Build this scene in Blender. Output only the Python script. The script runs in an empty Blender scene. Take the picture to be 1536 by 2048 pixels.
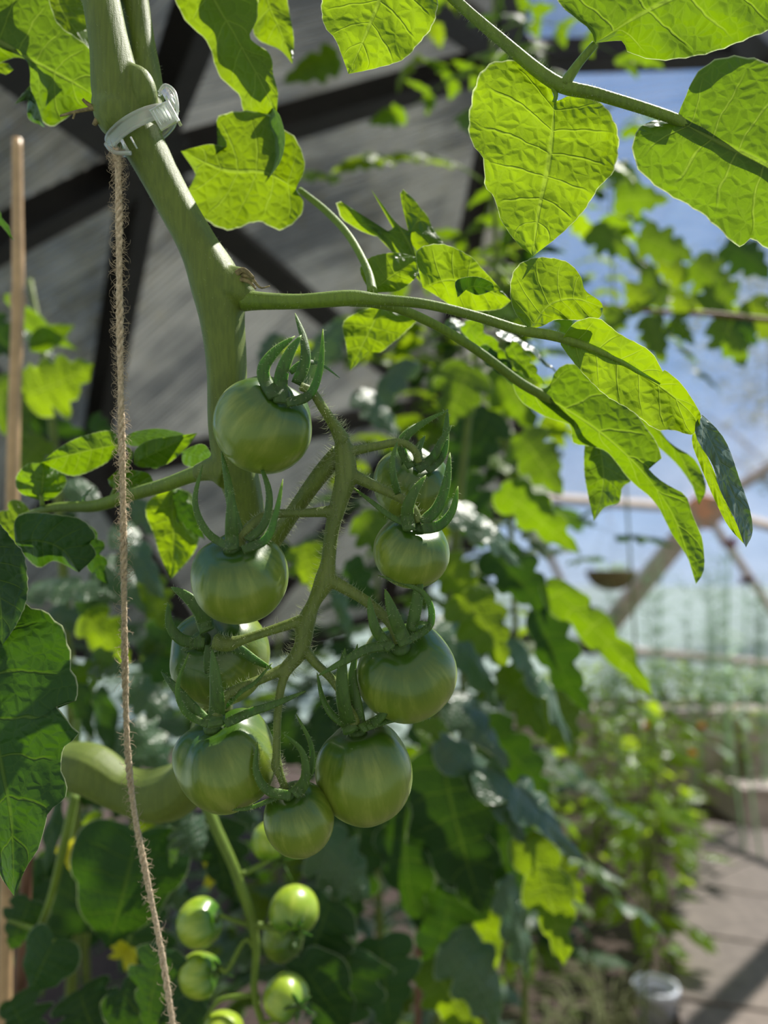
import bpy, math, random
from mathutils import Vector, Matrix, noise
random.seed(7)
SC = bpy.context.scene
COL = SC.collection
# ------------------------------------------------------------------ camera
F = 1507.0                       # focal length in pixels of the 1536x2048 frame
PITCH = math.atan((1150-1024)/F)
CAMZ = 1.25
cam_d = bpy.data.cameras.new('camera'); cam = bpy.data.objects.new('camera', cam_d); COL.objects.link(cam)
cam.location = (0, 0, CAMZ); cam.rotation_euler = (math.pi/2+PITCH, 0, 0)
cam_d.lens = F/2048*36; cam_d.sensor_width = 36; cam_d.clip_start = .02; cam_d.clip_end = 300
cam_d.dof.use_dof = True; cam_d.dof.focus_distance = 0.264; cam_d.dof.aperture_fstop = 6.4
SC.camera = cam
# ------------------------------------------------------------------ light
w = bpy.data.worlds.new('world'); SC.world = w; w.use_nodes = True
nt = w.node_tree; nt.nodes.clear()
SUN_EL, SUN_AZ = math.radians(57), math.radians(47)       # azimuth measured from +Y towards +X
tcw = nt.nodes.new('ShaderNodeTexCoord'); sx = nt.nodes.new('ShaderNodeSeparateXYZ'); nt.links.new(tcw.outputs['Generated'], sx.inputs[0])
rmp = nt.nodes.new('ShaderNodeValToRGB'); nt.links.new(sx.outputs[2], rmp.inputs[0]); cr = rmp.color_ramp
cr.elements[0].position = 0; cr.elements[0].color = (.50, .62, .80, 1); cr.elements[1].position = 1; cr.elements[1].color = (.10, .22, .48, 1)
for ps, cl in ((.08, (.40, .56, .82, 1)), (.22, (.21, .40, .74, 1)), (.5, (.15, .31, .62, 1))): e = cr.elements.new(ps); e.color = cl
# cloud added as pale fill light, thickest in the sky behind the camera
mpw = nt.nodes.new('ShaderNodeMapping'); mpw.inputs[3].default_value = (1.6, 1.6, 3.5); nt.links.new(tcw.outputs['Generated'], mpw.inputs[0])
nzw = nt.nodes.new('ShaderNodeTexNoise'); nzw.inputs['Scale'].default_value = 1.7; nzw.inputs['Detail'].default_value = 6; nt.links.new(mpw.outputs[0], nzw.inputs[0])
my = nt.nodes.new('ShaderNodeMath'); my.operation = 'MULTIPLY_ADD'; my.inputs[1].default_value = -.24; nt.links.new(sx.outputs[1], my.inputs[0]); nt.links.new(nzw.outputs[0], my.inputs[2])
mrw = nt.nodes.new('ShaderNodeMapRange'); mrw.inputs[1].default_value = .47; mrw.inputs[2].default_value = .62; nt.links.new(my.outputs[0], mrw.inputs[0])
mxw = nt.nodes.new('ShaderNodeMixRGB'); mxw.inputs[2].default_value = (.50, .48, .42, 1); nt.links.new(mrw.outputs[0], mxw.inputs[0]); nt.links.new(rmp.outputs[0], mxw.inputs[1])
bg = nt.nodes.new('ShaderNodeBackground'); wo = nt.nodes.new('ShaderNodeOutputWorld')
bg.inputs[1].default_value = 1.0
nt.links.new(mxw.outputs[0], bg.inputs[0]); nt.links.new(bg.outputs[0], wo.inputs[0])
sl = bpy.data.lights.new('sun', 'SUN'); sun = bpy.data.objects.new('sun', sl); COL.objects.link(sun)
sdir = Vector((math.sin(SUN_AZ)*math.cos(SUN_EL), math.cos(SUN_AZ)*math.cos(SUN_EL), math.sin(SUN_EL)))
sun.rotation_euler = sdir.to_track_quat('Z', 'Y').to_euler(); sun.location = (3, 4, 8)
sl.energy = 6.6; sl.angle = math.radians(.6); sl.color = (1, .95, .86)
vs = SC.view_settings; vs.view_transform = 'Standard'; vs.look = 'None'; vs.gamma = 1; vs.use_curve_mapping = False
vs.exposure = .18
SC.cycles.max_bounces = 10; SC.cycles.transparent_max_bounces = 24; SC.cycles.transmission_bounces = 8; SC.cycles.diffuse_bounces = 5

# ------------------------------------------------------------------ helpers
CF = Vector((0, math.cos(PITCH), math.sin(PITCH))); CU = Vector((0, -math.sin(PITCH), math.cos(PITCH))); CR = Vector((1, 0, 0))
CO = Vector((0, 0, CAMZ))
def P(x, y, d): return CO + CF*d + CR*((x-768)/F*d) + CU*(-(y-1024)/F*d)
def px(n, d): return n*d/F

def mk(name, V, Fc, mat, parent=None, uv=None, smooth=True):
    me = bpy.data.meshes.new(name); me.from_pydata([tuple(v) for v in V], [], Fc)
    if uv:
        l = me.uv_layers.new(name='UVMap')
        for p in me.polygons:
            for li in p.loop_indices: l.data[li].uv = uv[me.loops[li].vertex_index]
    if smooth: me.polygons.foreach_set('use_smooth', [True]*len(me.polygons))
    me.materials.append(mat); me.update()
    o = bpy.data.objects.new(name, me); COL.objects.link(o)
    if parent: o.parent = parent
    return o
def tag(o, label, cat, group=None, kind=None):
    o['label'] = label; o['category'] = cat
    if group: o['group'] = group
    if kind: o['kind'] = kind
    return o
def thing(name, label, cat, loc=(0, 0, 0), group=None):
    o = bpy.data.objects.new(name, None); COL.objects.link(o); o.location = loc; o.empty_display_size = .05
    return tag(o, label, cat, group)
def struct(o): o['kind'] = 'structure'; return o
class MB:
    def __init__(s): s.V = []; s.F = []; s.U = []
    def add(s, V, Fc, U=None):
        b = len(s.V); s.V += [Vector(v) for v in V]; s.F += [tuple(i+b for i in f) for f in Fc]; s.U += U if U else [(0, 0)]*len(V)
    def build(s, name, mat, parent=None, smooth=True, origin=None):
        V = s.V
        if parent is not None:
            l = parent.location if parent.parent is None else Vector((0, 0, 0))
            q = parent
            l = Vector((0, 0, 0))
            while q is not None: l = l+Vector(q.location); q = q.parent
            V = [v-l for v in V]
        elif origin is not None: V = [v-Vector(origin) for v in V]
        o = mk(name, V, s.F, mat, parent, s.U, smooth)
        if parent is None and origin is not None: o.location = origin
        return o
def smooth_path(pts, n):
    pts = [tuple(p) for p in pts]; k = len(pts[0]); out = []
    if len(pts) == 2:
        return [tuple(pts[0][j]+(pts[1][j]-pts[0][j])*i/(n-1) for j in range(k)) for i in range(n)]
    Q = [tuple(2*pts[0][j]-pts[1][j] for j in range(k))]+pts+[tuple(2*pts[-1][j]-pts[-2][j] for j in range(k))]
    m = len(pts)-1
    for i in range(n):
        s = i/(n-1)*m; a = min(int(s), m-1); t = s-a
        p0, p1, p2, p3 = Q[a:a+4]
        out.append(tuple(.5*(2*p1[j]+(p2[j]-p0[j])*t+(2*p0[j]-5*p1[j]+4*p2[j]-p3[j])*t*t+(3*p1[j]-p0[j]-3*p2[j]+p3[j])*t**3) for j in range(k)))
    return out
def frames(C, ref):
    out = []; nrm = None
    for i, c in enumerate(C):
        t = (C[min(i+1, len(C)-1)]-C[max(i-1, 0)])
        if t.length < 1e-9: t = Vector((0, 0, 1))
        t.normalize()
        if nrm is None:
            nrm = ref-t*ref.dot(t)
            if nrm.length < 1e-4: nrm = t.orthogonal()
        else: nrm = nrm-t*nrm.dot(t)
        nrm.normalize(); out.append((t, nrm.copy(), t.cross(nrm)))
    return out
def tube(mb, C, R, seg=10, flat=1.0, ref=Vector((0, -1, .1)), ribs=0, capr=True):
    """swept tube through the points C with radii R; flat squashes it along its reference normal"""
    C = [Vector(c) for c in C]; fr = frames(C, ref); V = []; U = []; Fc = []
    for i, c in enumerate(C):
        t, n, b = fr[i]
        for k in range(seg):
            a = 2*math.pi*k/seg; r = R[i]*(1+(ribs*math.cos(5*a+i*.05) if ribs else 0))
            V.append(c+n*math.cos(a)*r*flat+b*math.sin(a)*r); U.append((k/seg, i/len(C)))
    for i in range(len(C)-1):
        for k in range(seg):
            k2 = (k+1) % seg
            Fc.append((i*seg+k, i*seg+k2, (i+1)*seg+k2, (i+1)*seg+k))
    if capr:
        Fc.append(tuple(range(seg-1, -1, -1))); Fc.append(tuple((len(C)-1)*seg+k for k in range(seg)))
    mb.add(V, Fc, U)
def ptube(mb, pts, n=24, seg=10, **k):
    """pts: (px, py, depth, width in px)"""
    S = smooth_path(pts, n)
    C = [P(a, b, d) for a, b, d, q in S]; R = [max(px(q, d)/2, .00012) for a, b, d, q in S]
    tube(mb, C, R, seg, **k); return C, R
def wtube(mb, pts, n=16, seg=8, **k):
    """pts: (x, y, z, radius)"""
    S = smooth_path(pts, n); C = [Vector(p[:3]) for p in S]; R = [max(p[3], .0001) for p in S]
    tube(mb, C, R, seg, **k); return C, R
def hairs(mb, C, R, dens, ln, r=.000035, rnd=random):
    L = sum((C[i+1]-C[i]).length for i in range(len(C)-1)); n = int(L*dens); fr = frames(C, Vector((0, -1, .1)))
    for _ in range(n):
        i = rnd.randrange(len(C)-1); u = rnd.random(); c = C[i].lerp(C[i+1], u); t, nn, b = fr[i]
        a = rnd.random()*2*math.pi; d = nn*math.cos(a)+b*math.sin(a); rr = R[i]*.93
        d2 = (d+t*rnd.uniform(-.35, .35)+Vector((rnd.uniform(-.2, .2), rnd.uniform(-.2, .2), rnd.uniform(-.2, .2)))).normalized()
        l = ln*rnd.uniform(.35, 1.1); s = t*r; q = t.cross(d)*r; p = c+d*rr; m = p+d2*l*.55+t*l*.04
        e = p+d2*l-t*l*.1
        mb.add([p+s, p-s*.5+q, p-s*.5-q, m+s*.8, m-s*.4+q*.8, m-s*.4-q*.8, e], [(0, 1, 4, 3), (1, 2, 5, 4), (2, 0, 3, 5), (3, 4, 6), (4, 5, 6), (5, 3, 6)])
def box(mb, c, sx, sy, sz, M=None):
    V = []
    for z in (-1, 1):
        for x, y in ((-1, -1), (1, -1), (1, 1), (-1, 1)):
            v = Vector((x*sx/2, y*sy/2, z*sz/2)); V.append(Vector(c)+(M@v if M else v))
    mb.add(V, [(3, 2, 1, 0), (4, 5, 6, 7), (0, 1, 5, 4), (1, 2, 6, 5), (2, 3, 7, 6), (3, 0, 4, 7)])
def bevel(o, wd=.004, n=2):
    m = o.modifiers.new('bevel', 'BEVEL'); m.width = wd; m.segments = n; m.limit_method = 'ANGLE'; return o
def blend(o, vox, it=6):
    m = o.modifiers.new('fuse', 'REMESH'); m.mode = 'VOXEL'; m.voxel_size = vox; m.use_smooth_shade = True
    s = o.modifiers.new('soften', 'SMOOTH'); s.iterations = it; s.factor = .5; return o

# ------------------------------------------------------------------ materials
class NG:
    def __init__(s, name):
        s.m = bpy.data.materials.new(name); s.m.use_nodes = True; s.t = s.m.node_tree; s.t.nodes.clear()
        s.out = s.t.nodes.new('ShaderNodeOutputMaterial')
    def n(s, typ, ins=None, **kw):
        nd = s.t.nodes.new('ShaderNode'+typ)
        for k, v in kw.items(): setattr(nd, k, v)
        for k, v in (ins or {}).items():
            if hasattr(v, 'is_output') or isinstance(v, bpy.types.NodeSocket): s.t.links.new(v, nd.inputs[k])
            else: nd.inputs[k].default_value = v
        return nd
    def math(s, op, a, b=0.0, c=None, clamp=False):
        i = {0: a, 1: b}
        if c is not None: i[2] = c
        return s.n('Math', i, operation=op, use_clamp=clamp).outputs[0]
    def step(s, v, lo, hi): return s.n('MapRange', {0: v, 1: lo, 2: hi, 3: 0.0, 4: 1.0}, interpolation_type='SMOOTHSTEP').outputs[0]
    def mix(s, f, a, b): return s.n('MixRGB', {0: f, 1: a, 2: b}).outputs[0]
    def noise(s, vec, scale, det=3, rough=.5): return s.n('TexNoise', {'Vector': vec, 'Scale': scale, 'Detail': det, 'Roughness': rough}).outputs[0]
    def surf(s, sock): s.t.links.new(sock, s.out.inputs[0]); return s.m
def c4(r, g, b): return (r, g, b, 1)
def plain(name, col, rough=.6, var=.25, scale=30, bump=0, metal=0, spec=.5, col2=None, trans=0):
    g = NG(name); tc = g.n('TexCoord'); nz = g.noise(tc.outputs['Object'], scale, 4)
    d = col2 or tuple(x*(1-var) for x in col)
    cc = g.mix(g.step(nz, .3, .7), c4(*col), c4(*d))
    ins = {'Base Color': cc, 'Roughness': rough, 'Metallic': metal, 'Specular IOR Level': spec}
    if bump: ins['Normal'] = g.n('Bump', {'Strength': bump, 'Distance': .002, 'Height': nz}).outputs[0]
    b = g.n('BsdfPrincipled', ins)
    if trans:
        t = g.n('BsdfTranslucent', {'Color': cc}); return g.surf(g.n('MixShader', {0: trans, 1: b.outputs[0], 2: t.outputs[0]}).outputs[0])
    return g.surf(b.outputs[0])
def leaf_mat(name, top, thru, fac=.5, rough=.42, vein=(.34, .46, .06), bs=.5, cell=210, nsec=7, var=.3, spec=.5, sheen=0.0):
    g = NG(name); tc = g.n('TexCoord'); uv = g.n('SeparateXYZ', {0: tc.outputs['UV']}); ob = tc.outputs['Object']
    a = g.math('ABSOLUTE', g.math('MULTIPLY_ADD', uv.outputs[0], 2.0, -1.0)); v = uv.outputs[1]
    wob = g.math('MULTIPLY', g.math('SUBTRACT', g.noise(ob, 90, 2), .5), .35)
    ph = g.math('ADD', g.math('MULTIPLY', g.math('SUBTRACT', v, g.math('MULTIPLY', a, .14)), float(nsec)), wob)
    tri = g.math('ABSOLUTE', g.math('SUBTRACT', g.math('FRACT', ph), .5))
    sec = g.math('MULTIPLY', g.math('SUBTRACT', 1.0, g.step(tri, .012, .05)), g.math('SUBTRACT', 1.0, g.step(a, .55, .95)))
    mid = g.math('SUBTRACT', 1.0, g.step(a, .015, .05))
    wv = g.n('VectorMath', {0: ob, 1: g.n('VectorMath', {0: g.n('TexNoise', {'Vector': ob, 'Scale': 120}).outputs[1], 1: (.003, .003, .003)}, operation='MULTIPLY').outputs[0]}, operation='ADD').outputs[0]
    vor = g.n('TexVoronoi', {'Vector': wv, 'Scale': float(cell)}, feature='DISTANCE_TO_EDGE')
    ter = g.math('MULTIPLY', g.math('SUBTRACT', 1.0, g.step(vor.outputs[0], .0, .06)), .22)
    vm = g.math('MAXIMUM', g.math('MAXIMUM', sec, mid), ter)
    edge = g.step(a, .975, .995)
    rnd = g.n('ObjectInfo').outputs['Random']
    br = g.math('MULTIPLY_ADD', g.noise(ob, 35, 3), var*1.6, 1-var*.8)
    br2 = g.math('MULTIPLY', br, g.math('MULTIPLY_ADD', rnd, .35, .82))
    def sc(col): return g.n('VectorMath', {0: g.mix(0.0, c4(*col), c4(*col)), 'Scale': br2}, operation='SCALE').outputs[0]
    tcol = g.mix(g.math('MULTIPLY', vm, .45), sc(top), c4(*[min(1, x) for x in vein]))
    tcol = g.mix(g.math('MULTIPLY', edge, .6), tcol, c4(.55, .6, .4))
    hcol = g.mix(g.math('MULTIPLY', vm, .4), sc(thru), c4(vein[0]*1.2, vein[1]*1.2, vein[2]))
    hcol = g.mix(g.math('MULTIPLY', edge, .6), hcol, c4(.8, .85, .5))
    fine = g.noise(ob, 900, 2)
    hgt = g.math('ADD', g.math('MULTIPLY', g.step(vor.outputs[0], 0, .35), .9), g.math('MULTIPLY', g.math('SUBTRACT', 1.0, g.math('MAXIMUM', sec, mid)), 1.2))
    hgt = g.math('ADD', hgt, g.math('MULTIPLY', g.math('SMOOTH_MIN', tri, .5, .3), 1.2)); hgt = g.math('ADD', hgt, g.math('MULTIPLY', fine, .25))
    bp = g.n('Bump', {'Strength': bs, 'Distance': .0009, 'Height': hgt}).outputs[0]
    pr = g.n('BsdfPrincipled', {'Base Color': tcol, 'Roughness': rough, 'Normal': bp, 'Specular IOR Level': spec, 'Sheen Weight': sheen, 'Sheen Roughness': .5, 'Sheen Tint': c4(.8, .95, .9)})
    tr = g.n('BsdfTranslucent', {'Color': hcol, 'Normal': bp})
    return g.surf(g.n('MixShader', {0: fac, 1: pr.outputs[0], 2: tr.outputs[0]}).outputs[0])
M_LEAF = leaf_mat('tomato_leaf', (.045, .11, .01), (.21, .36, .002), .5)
M_LEAFY = leaf_mat('tomato_leaf_bright', (.07, .16, .012), (.29, .43, .003), .56)  # brighter, more translucent leaf tone
M_LEAFD = leaf_mat('tomato_leaf_shaded', (.022, .07, .018), (.06, .15, .002), .35, rough=.5, spec=.3, vein=(.13, .22, .02))  # darker, less translucent leaf copy; shade is put into its colour
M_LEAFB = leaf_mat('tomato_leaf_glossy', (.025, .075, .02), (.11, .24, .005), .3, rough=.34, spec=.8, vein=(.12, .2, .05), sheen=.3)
M_PEP = leaf_mat('pepper_leaf', (.12, .24, .008), (.50, .70, .01), .62, rough=.22, spec=.4, cell=90)
M_TREE = leaf_mat('tree_leaf', (.05, .10, .03), (.14, .22, .04), .4, rough=.6, cell=40)
def stem_mat(name, col, col2):
    g = NG(name); tc = g.n('TexCoord'); ob = tc.outputs['Object']
    mp = g.n('Mapping', {0: ob, 3: (900, 900, 60)}).outputs[0]; st = g.noise(mp, 1.0, 3); nz = g.noise(ob, 40, 3); fz = g.noise(ob, 2500, 2)
    cc = g.mix(g.step(g.math('MULTIPLY_ADD', st, .45, g.math('MULTIPLY', nz, .55)), .35, .65), c4(*col), c4(*col2))
    bp = g.n('Bump', {'Strength': .3, 'Distance': .0006, 'Height': g.math('ADD', st, g.math('MULTIPLY', fz, .6))}).outputs[0]
    b = g.n('BsdfPrincipled', {'Base Color': cc, 'Roughness': .55, 'Normal': bp, 'Subsurface Weight': .25, 'Subsurface Scale': .004, 'Subsurface Radius': (.5, 1, .15),
        'Sheen Weight': .12, 'Sheen Roughness': .4, 'Sheen Tint': c4(.85, .95, .6)})
    return g.surf(b.outputs[0])
M_STEM = stem_mat('tomato_stem', (.14, .19, .018), (.09, .13, .01))
M_TRUSS = stem_mat('truss_stalk', (.155, .20, .035), (.095, .135, .02))
M_STEMB = stem_mat('petiole', (.155, .24, .015), (.1, .16, .01))
M_SEPAL = stem_mat('sepal', (.06, .125, .013), (.03, .07, .008))
M_HAIR = plain('fine_hair', (.75, .8, .55), .4, trans=.5)
def tomato_mat(name, sh, body, pale, sss=.25):
    g = NG(name); tc = g.n('TexCoord'); uv = g.n('SeparateXYZ', {0: tc.outputs['UV']}); ob = tc.outputs['Object']
    v = uv.outputs[1]                                    # 0 at the calyx, 1 at the blossom end
    sp = g.n('CombineXYZ', {0: g.math('MULTIPLY', uv.outputs[0], 26.0), 1: g.math('MULTIPLY', v, 3.0), 2: g.n('ObjectInfo').outputs['Random']}).outputs[0]
    st = g.noise(sp, 1.0, 4, .6); nz = g.noise(ob, 120, 3)
    shm = g.math('SUBTRACT', 1.0, g.step(g.math('ADD', v, g.math('MULTIPLY', g.math('SUBTRACT', st, .5), .22)), .16, .5))
    cc = g.mix(g.step(st, .42, .68), c4(*body), c4(*pale)); cc = g.mix(g.math('MULTIPLY', g.step(nz, .55, .75), .35), cc, c4(*pale))
    cc = g.mix(shm, cc, c4(*sh))
    fz = g.noise(ob, 3000, 2)
    bp = g.n('Bump', {'Strength': .12, 'Distance': .0003, 'Height': fz}).outputs[0]
    b = g.n('BsdfPrincipled', {'Base Color': cc, 'Roughness': .36, 'Normal': bp, 'Subsurface Weight': sss, 'Subsurface Scale': .006, 'Subsurface Radius': (.6, 1, .2),
        'Coat Weight': .5, 'Coat Roughness': .18, 'Sheen Weight': .15, 'Sheen Roughness': .3, 'Sheen Tint': c4(.8, .95, .5)})
    return g.surf(b.outputs[0])
M_TOM = tomato_mat('green_tomato', (.04, .105, .004), (.165, .24, .016), (.24, .305, .04))
M_TOMB = tomato_mat('green_tomato_bright', (.07, .19, .005), (.26, .38, .015), (.38, .48, .05))
M_WOOD = plain('dark_stained_wood', (.016, .011, .009), .6, .5, 12, .3)
M_WOODR = plain('weathered_wood', (.62, .52, .46), .7, .3, 20, .3)
M_ORANGE = plain('cedar_plate', (.9, .44, .28), .7, .15, 15, .3)
M_SOIL = plain('soil', (.035, .024, .018), .95, .6, 60, 1.0, col2=(.08, .052, .04))
M_SLAB = plain('concrete_slab', (.20, .165, .14), .85, .3, 25, .5)
M_GRASS = plain('grass_ground', (.26, .33, .29), .9, .3, 8)
M_TWINE = plain('jute_twine', (.74, .58, .40), .85, .35, 900, .5)
M_CANE = plain('bamboo', (.58, .38, .2), .4, .25, 60)
M_CANED = plain('dark_cane', (.19, .09, .05), .6, .3, 60)
M_BARK = plain('bark', (.1, .075, .055), .9, .4, 20, .8)
M_DRY = plain('dried_tissue', (.3, .24, .1), .8, .5, 600, .6)
M_DILL = plain('feathery_leaf', (.55, .74, .5), .6, .2, 30, trans=.6)
M_DRYG = plain('dry_grass', (.33, .36, .16), .8, .4, 40, trans=.3)
M_COCO = plain('coco_basket', (.26, .2, .09), .95, .5, 60, .8)
M_PURP = plain('crimson_petal', (.25, .01, .06), .5, .4, 60, trans=.4)
M_DPURP = plain('dark_purple_petal', (.09, .012, .04), .5, .4, 60, trans=.3)
M_ORF = plain('orange_petal', (.8, .2, .03), .5, .3, 60, trans=.4)
M_YEL = plain('yellow_petal', (.75, .72, .02), .5, .2, 60, trans=.5)
M_WHITE = plain('white_plastic', (.75, .78, .85), .35, .05, 10)
M_WIRE = plain('wire', (.3, .3, .32), .4, .1, 10, metal=.6)
def clip_mat():
    g = NG('frosted_plastic')
    b = g.n('BsdfPrincipled', {'Base Color': c4(.86, .9, .84), 'Roughness': .3, 'Transmission Weight': .75, 'IOR': 1.4, 'Subsurface Weight': .3, 'Subsurface Scale': .002, 'Coat Weight': .3})
    return g.surf(b.outputs[0])
M_CLIP = clip_mat()
def panel_mat(name, diff, tr, tint, rib=1.0):
    """twin-wall sheet: clear skins over fine parallel ribs"""
    g = NG(name); tc = g.n('TexCoord'); uv = g.n('SeparateXYZ', {0: tc.outputs['UV']}); ob = tc.outputs['Object']
    ph = g.math('SINE', g.math('MULTIPLY', uv.outputs[1], 2*math.pi/.026))
    rb = g.step(ph, .55, .95)
    dirt = g.noise(g.n('Mapping', {0: tc.outputs['UV'], 3: (2.2, 40, 1)}).outputs[0], 1.0, 4, .6); blot = g.noise(ob, 3.0, 3)
    bp = g.n('Bump', {'Strength': rib, 'Distance': .012, 'Height': g.math('ADD', ph, g.math('MULTIPLY', dirt, 2.5))}).outputs[0]
    cc = g.mix(g.step(g.math('ADD', g.math('MULTIPLY', dirt, .6), g.math('MULTIPLY', blot, .5)), .45, .68), c4(*diff), c4(*[x*.35 for x in diff]))
    d = g.n('BsdfDiffuse', {0: cc, 'Normal': bp}); t = g.n('BsdfTranslucent', {0: cc, 'Normal': bp})
    dd = g.n('MixShader', {0: .6, 1: d.outputs[0], 2: t.outputs[0]}).outputs[0]
    gl = g.n('BsdfGlossy', {'Color': c4(.9, .93, 1), 'Roughness': .16, 'Normal': bp})
    tp = g.n('BsdfTransparent', {0: c4(*tint)})
    f = g.math('ADD', 1-tr, g.math('MULTIPLY', rb, .25*rib), clamp=True)
    a = g.n('MixShader', {0: f, 1: tp.outputs[0], 2: dd}).outputs[0]
    fr = g.n('Fresnel', {'IOR': 1.45, 'Normal': bp}).outputs[0]
    return g.surf(g.n('MixShader', {0: g.math('MULTIPLY', fr, .6), 1: a, 2: gl.outputs[0]}).outputs[0])
M_PANEL = panel_mat('twin_wall_sheet', (.80, .78, .70), .34, (.82, .80, .74))
M_MILK = panel_mat('milky_sheet', (.80, .86, .95), .5, (.97, .98, 1), .3)
M_CLEAR = panel_mat('clear_sheet', (.7, .75, .8), .93, (.97, .98, 1), .25)

# ------------------------------------------------------------------ greenhouse dome
DC = Vector((1.35, 2.3, 0)); DR = 3.15
def on_dome(x, y, r=DR):
    d = (P(x, y, 1)-CO).normalized(); oc = CO-DC; b = oc.dot(d); c = oc.dot(oc)-r*r
    return CO+d*(-b+math.sqrt(b*b-c))
gnd = MB()
gnd.add([(-60, -40, -.03), (60, -40, -.03), (60, 90, -.03), (-60, 90, -.03)], [(0, 1, 2, 3)]); o = struct(gnd.build('ground', M_GRASS, smooth=False))
fl = MB(); n = 60; V = []; Fc = []
for i in range(n+1):
    for j in range(n+1):
        x = -2.0+6.6*i/n; y = -1.0+6.6*j/n
        V.append(Vector((x, y, .012*noise.noise(Vector((x*6, y*6, 0)))+.01*noise.noise(Vector((x*17, y*17, 3))))))
for i in range(n):
    for j in range(n): a = i*(n+1)+j; Fc.append((a, a+n+1, a+n+2, a+1))
fl.add(V, Fc); struct(fl.build('floor', M_SOIL))
hubpx = dict(A=(-260, 560), B=(262, 300), C=(470, -330), D=(1010, 88), E=(165, 930), G=(860, 800), H=(-230, -120), I=(1040, 985), J=(1530, 75),
             K=(1405, 1010), L=(1800, 760), N=(760, 1230), O=(1180, 1290), Q=(1000, -420), S=(1830, 1120), T=(-170, 1240), U=(420, 1330), W=(1620, 1330))
HB = {k: on_dome(*v) for k, v in hubpx.items()}
strut_list = ['AB', 'BC', 'BD', 'BE', 'BG', 'HB', 'EG', 'DG', 'DJ', 'DI', 'IK', 'KL', 'KO', 'GI', 'CD', 'AE', 'CH', 'ET', 'EU', 'GU', 'GN', 'NI', 'IO', 'KW', 'KS', 'DQ', 'UN', 'NO', 'OW', 'TU', 'JL', 'CQ', 'AH', 'QJ', 'AT', 'WS', 'SL']
panels = [('ABE', 0), ('BEG', 0), ('BGD', 0), ('BCD', 0), ('ABH', 0), ('HBC', 0), ('DGI', 0), ('DIJ', 1), ('IJK', 1), ('JKL', 1), ('GIN', 0), ('IKO', 1), ('NIO', 1), ('KOW', 1), ('KWS', 1), ('KLS', 1), ('EGU', 0), ('GNU', 0), ('AET', 0), ('ETU', 0), ('CDQ', 0), ('DQJ', 1)]
for i, (nm, kind) in enumerate(panels):
    a, b, c = [HB[k] for k in nm]; ctr = (a+b+c)/3; out = (ctr-DC).normalized()
    nrm = (b-a).cross(c-a).normalized()
    if nrm.dot(out) < 0: nrm = -nrm; b, c = c, b
    ax = {'ABE': (b-a), 'BEG': (Vector((.25, 0, 1))), 'BGD': (HB['D']-HB['B']), 'BCD': HB['D']-HB['B'], 'ABH': Vector((1, .3, 0))}.get(nm, Vector((1, 0, .1)))
    ex = (ax-nrm*ax.dot(nrm)).normalized(); ey = nrm.cross(ex)
    m = MB(); T = [ctr+(p-ctr)*.995 for p in (a, b, c)]
    V = T+[p+nrm*.01 for p in T]
    m.add(V, [(2, 1, 0), (3, 4, 5), (0, 1, 4, 3), (1, 2, 5, 4), (2, 0, 3, 5)], [((p-ctr).dot(ex), (p-ctr).dot(ey)) for p in V])
    struct(m.build('window_%d' % (i+1), (M_PANEL, M_CLEAR, M_MILK)[kind], smooth=False))
for i, s in enumerate(strut_list):
    a, b = HB[s[0]], HB[s[1]]; m = MB(); z = (b-a).normalized(); r = ((a+b)/2-DC).normalized(); r = (r-z*r.dot(z)).normalized(); q = z.cross(r)
    Mx = Matrix((q, r, z)).transposed(); far = (a+b).y/2 > 3.6 and (a+b).x/2 > .9
    wdt = .12 if s == 'KO' else .042 if far else .085
    box(m, (a+b)/2-r*.05, wdt, .075, (b-a).length, Mx)
    struct(bevel(m.build('trim_%d' % (i+1), M_WOODR if far else M_WOOD, smooth=False), .004))
for i, (k, mt, rr) in enumerate((('K', M_ORANGE, .135), ('B', M_WOOD, .14), ('G', M_WOOD, .13), ('E', M_WOOD, .13), ('D', M_WOOD, .13))):
    c = HB[k]; r = (c-DC).normalized(); q = r.orthogonal().normalized(); b = r.cross(q); V = []
    for dz in (-.1, -.075):
        for j in range(6): V.append(c+r*dz+(q*math.cos(j*math.pi/3)+b*math.sin(j*math.pi/3))*rr)
    m = MB(); m.add(V, [tuple(range(5, -1, -1)), tuple(range(6, 12))]+[(j, (j+1) % 6, 6+(j+1) % 6, 6+j) for j in range(6)])
    struct(bevel(m.build('trim_%d' % (len(strut_list)+i+1), mt, smooth=False), .004))

# ------------------------------------------------------------------ path and raised beds
pc = [(1.02, 2.0), (1.11, 2.2), (1.255, 2.63), (1.42, 3.06), (1.60, 3.48)]
d0 = Vector((.36, 1, 0)).normalized()
cur = Vector((.93, 1.78, 0))
slabs = ['concrete paving slab nearest the camera, cut by the bottom edge of the photo', 'second concrete paving slab from the camera, right beside the bare soil and white pot',
    'third concrete paving slab from the camera, beside the lowest leaves of the pepper bushes', 'fourth concrete paving slab from the camera, half in dappled shade',
    'farthest concrete paving slab, in shade just before the gravelly soil']
for i, lb in enumerate(slabs):
    dr = Vector((.25+.07*i, 1, 0)).normalized(); L = .42; c = cur+dr*L/2; q = Vector((dr.y, -dr.x, 0))
    m = MB(); Mx = Matrix((q, dr, Vector((0, 0, 1)))).transposed(); box(m, (c.x, c.y, .03), .43-.02*i, L-.012, .05, Mx)
    tag(bevel(m.build('paving_slab', M_SLAB, smooth=False, origin=(c.x, c.y, .005)), .006), lb, 'paving slab', 'concrete slabs of the garden path'); cur = cur+dr*L
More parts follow.
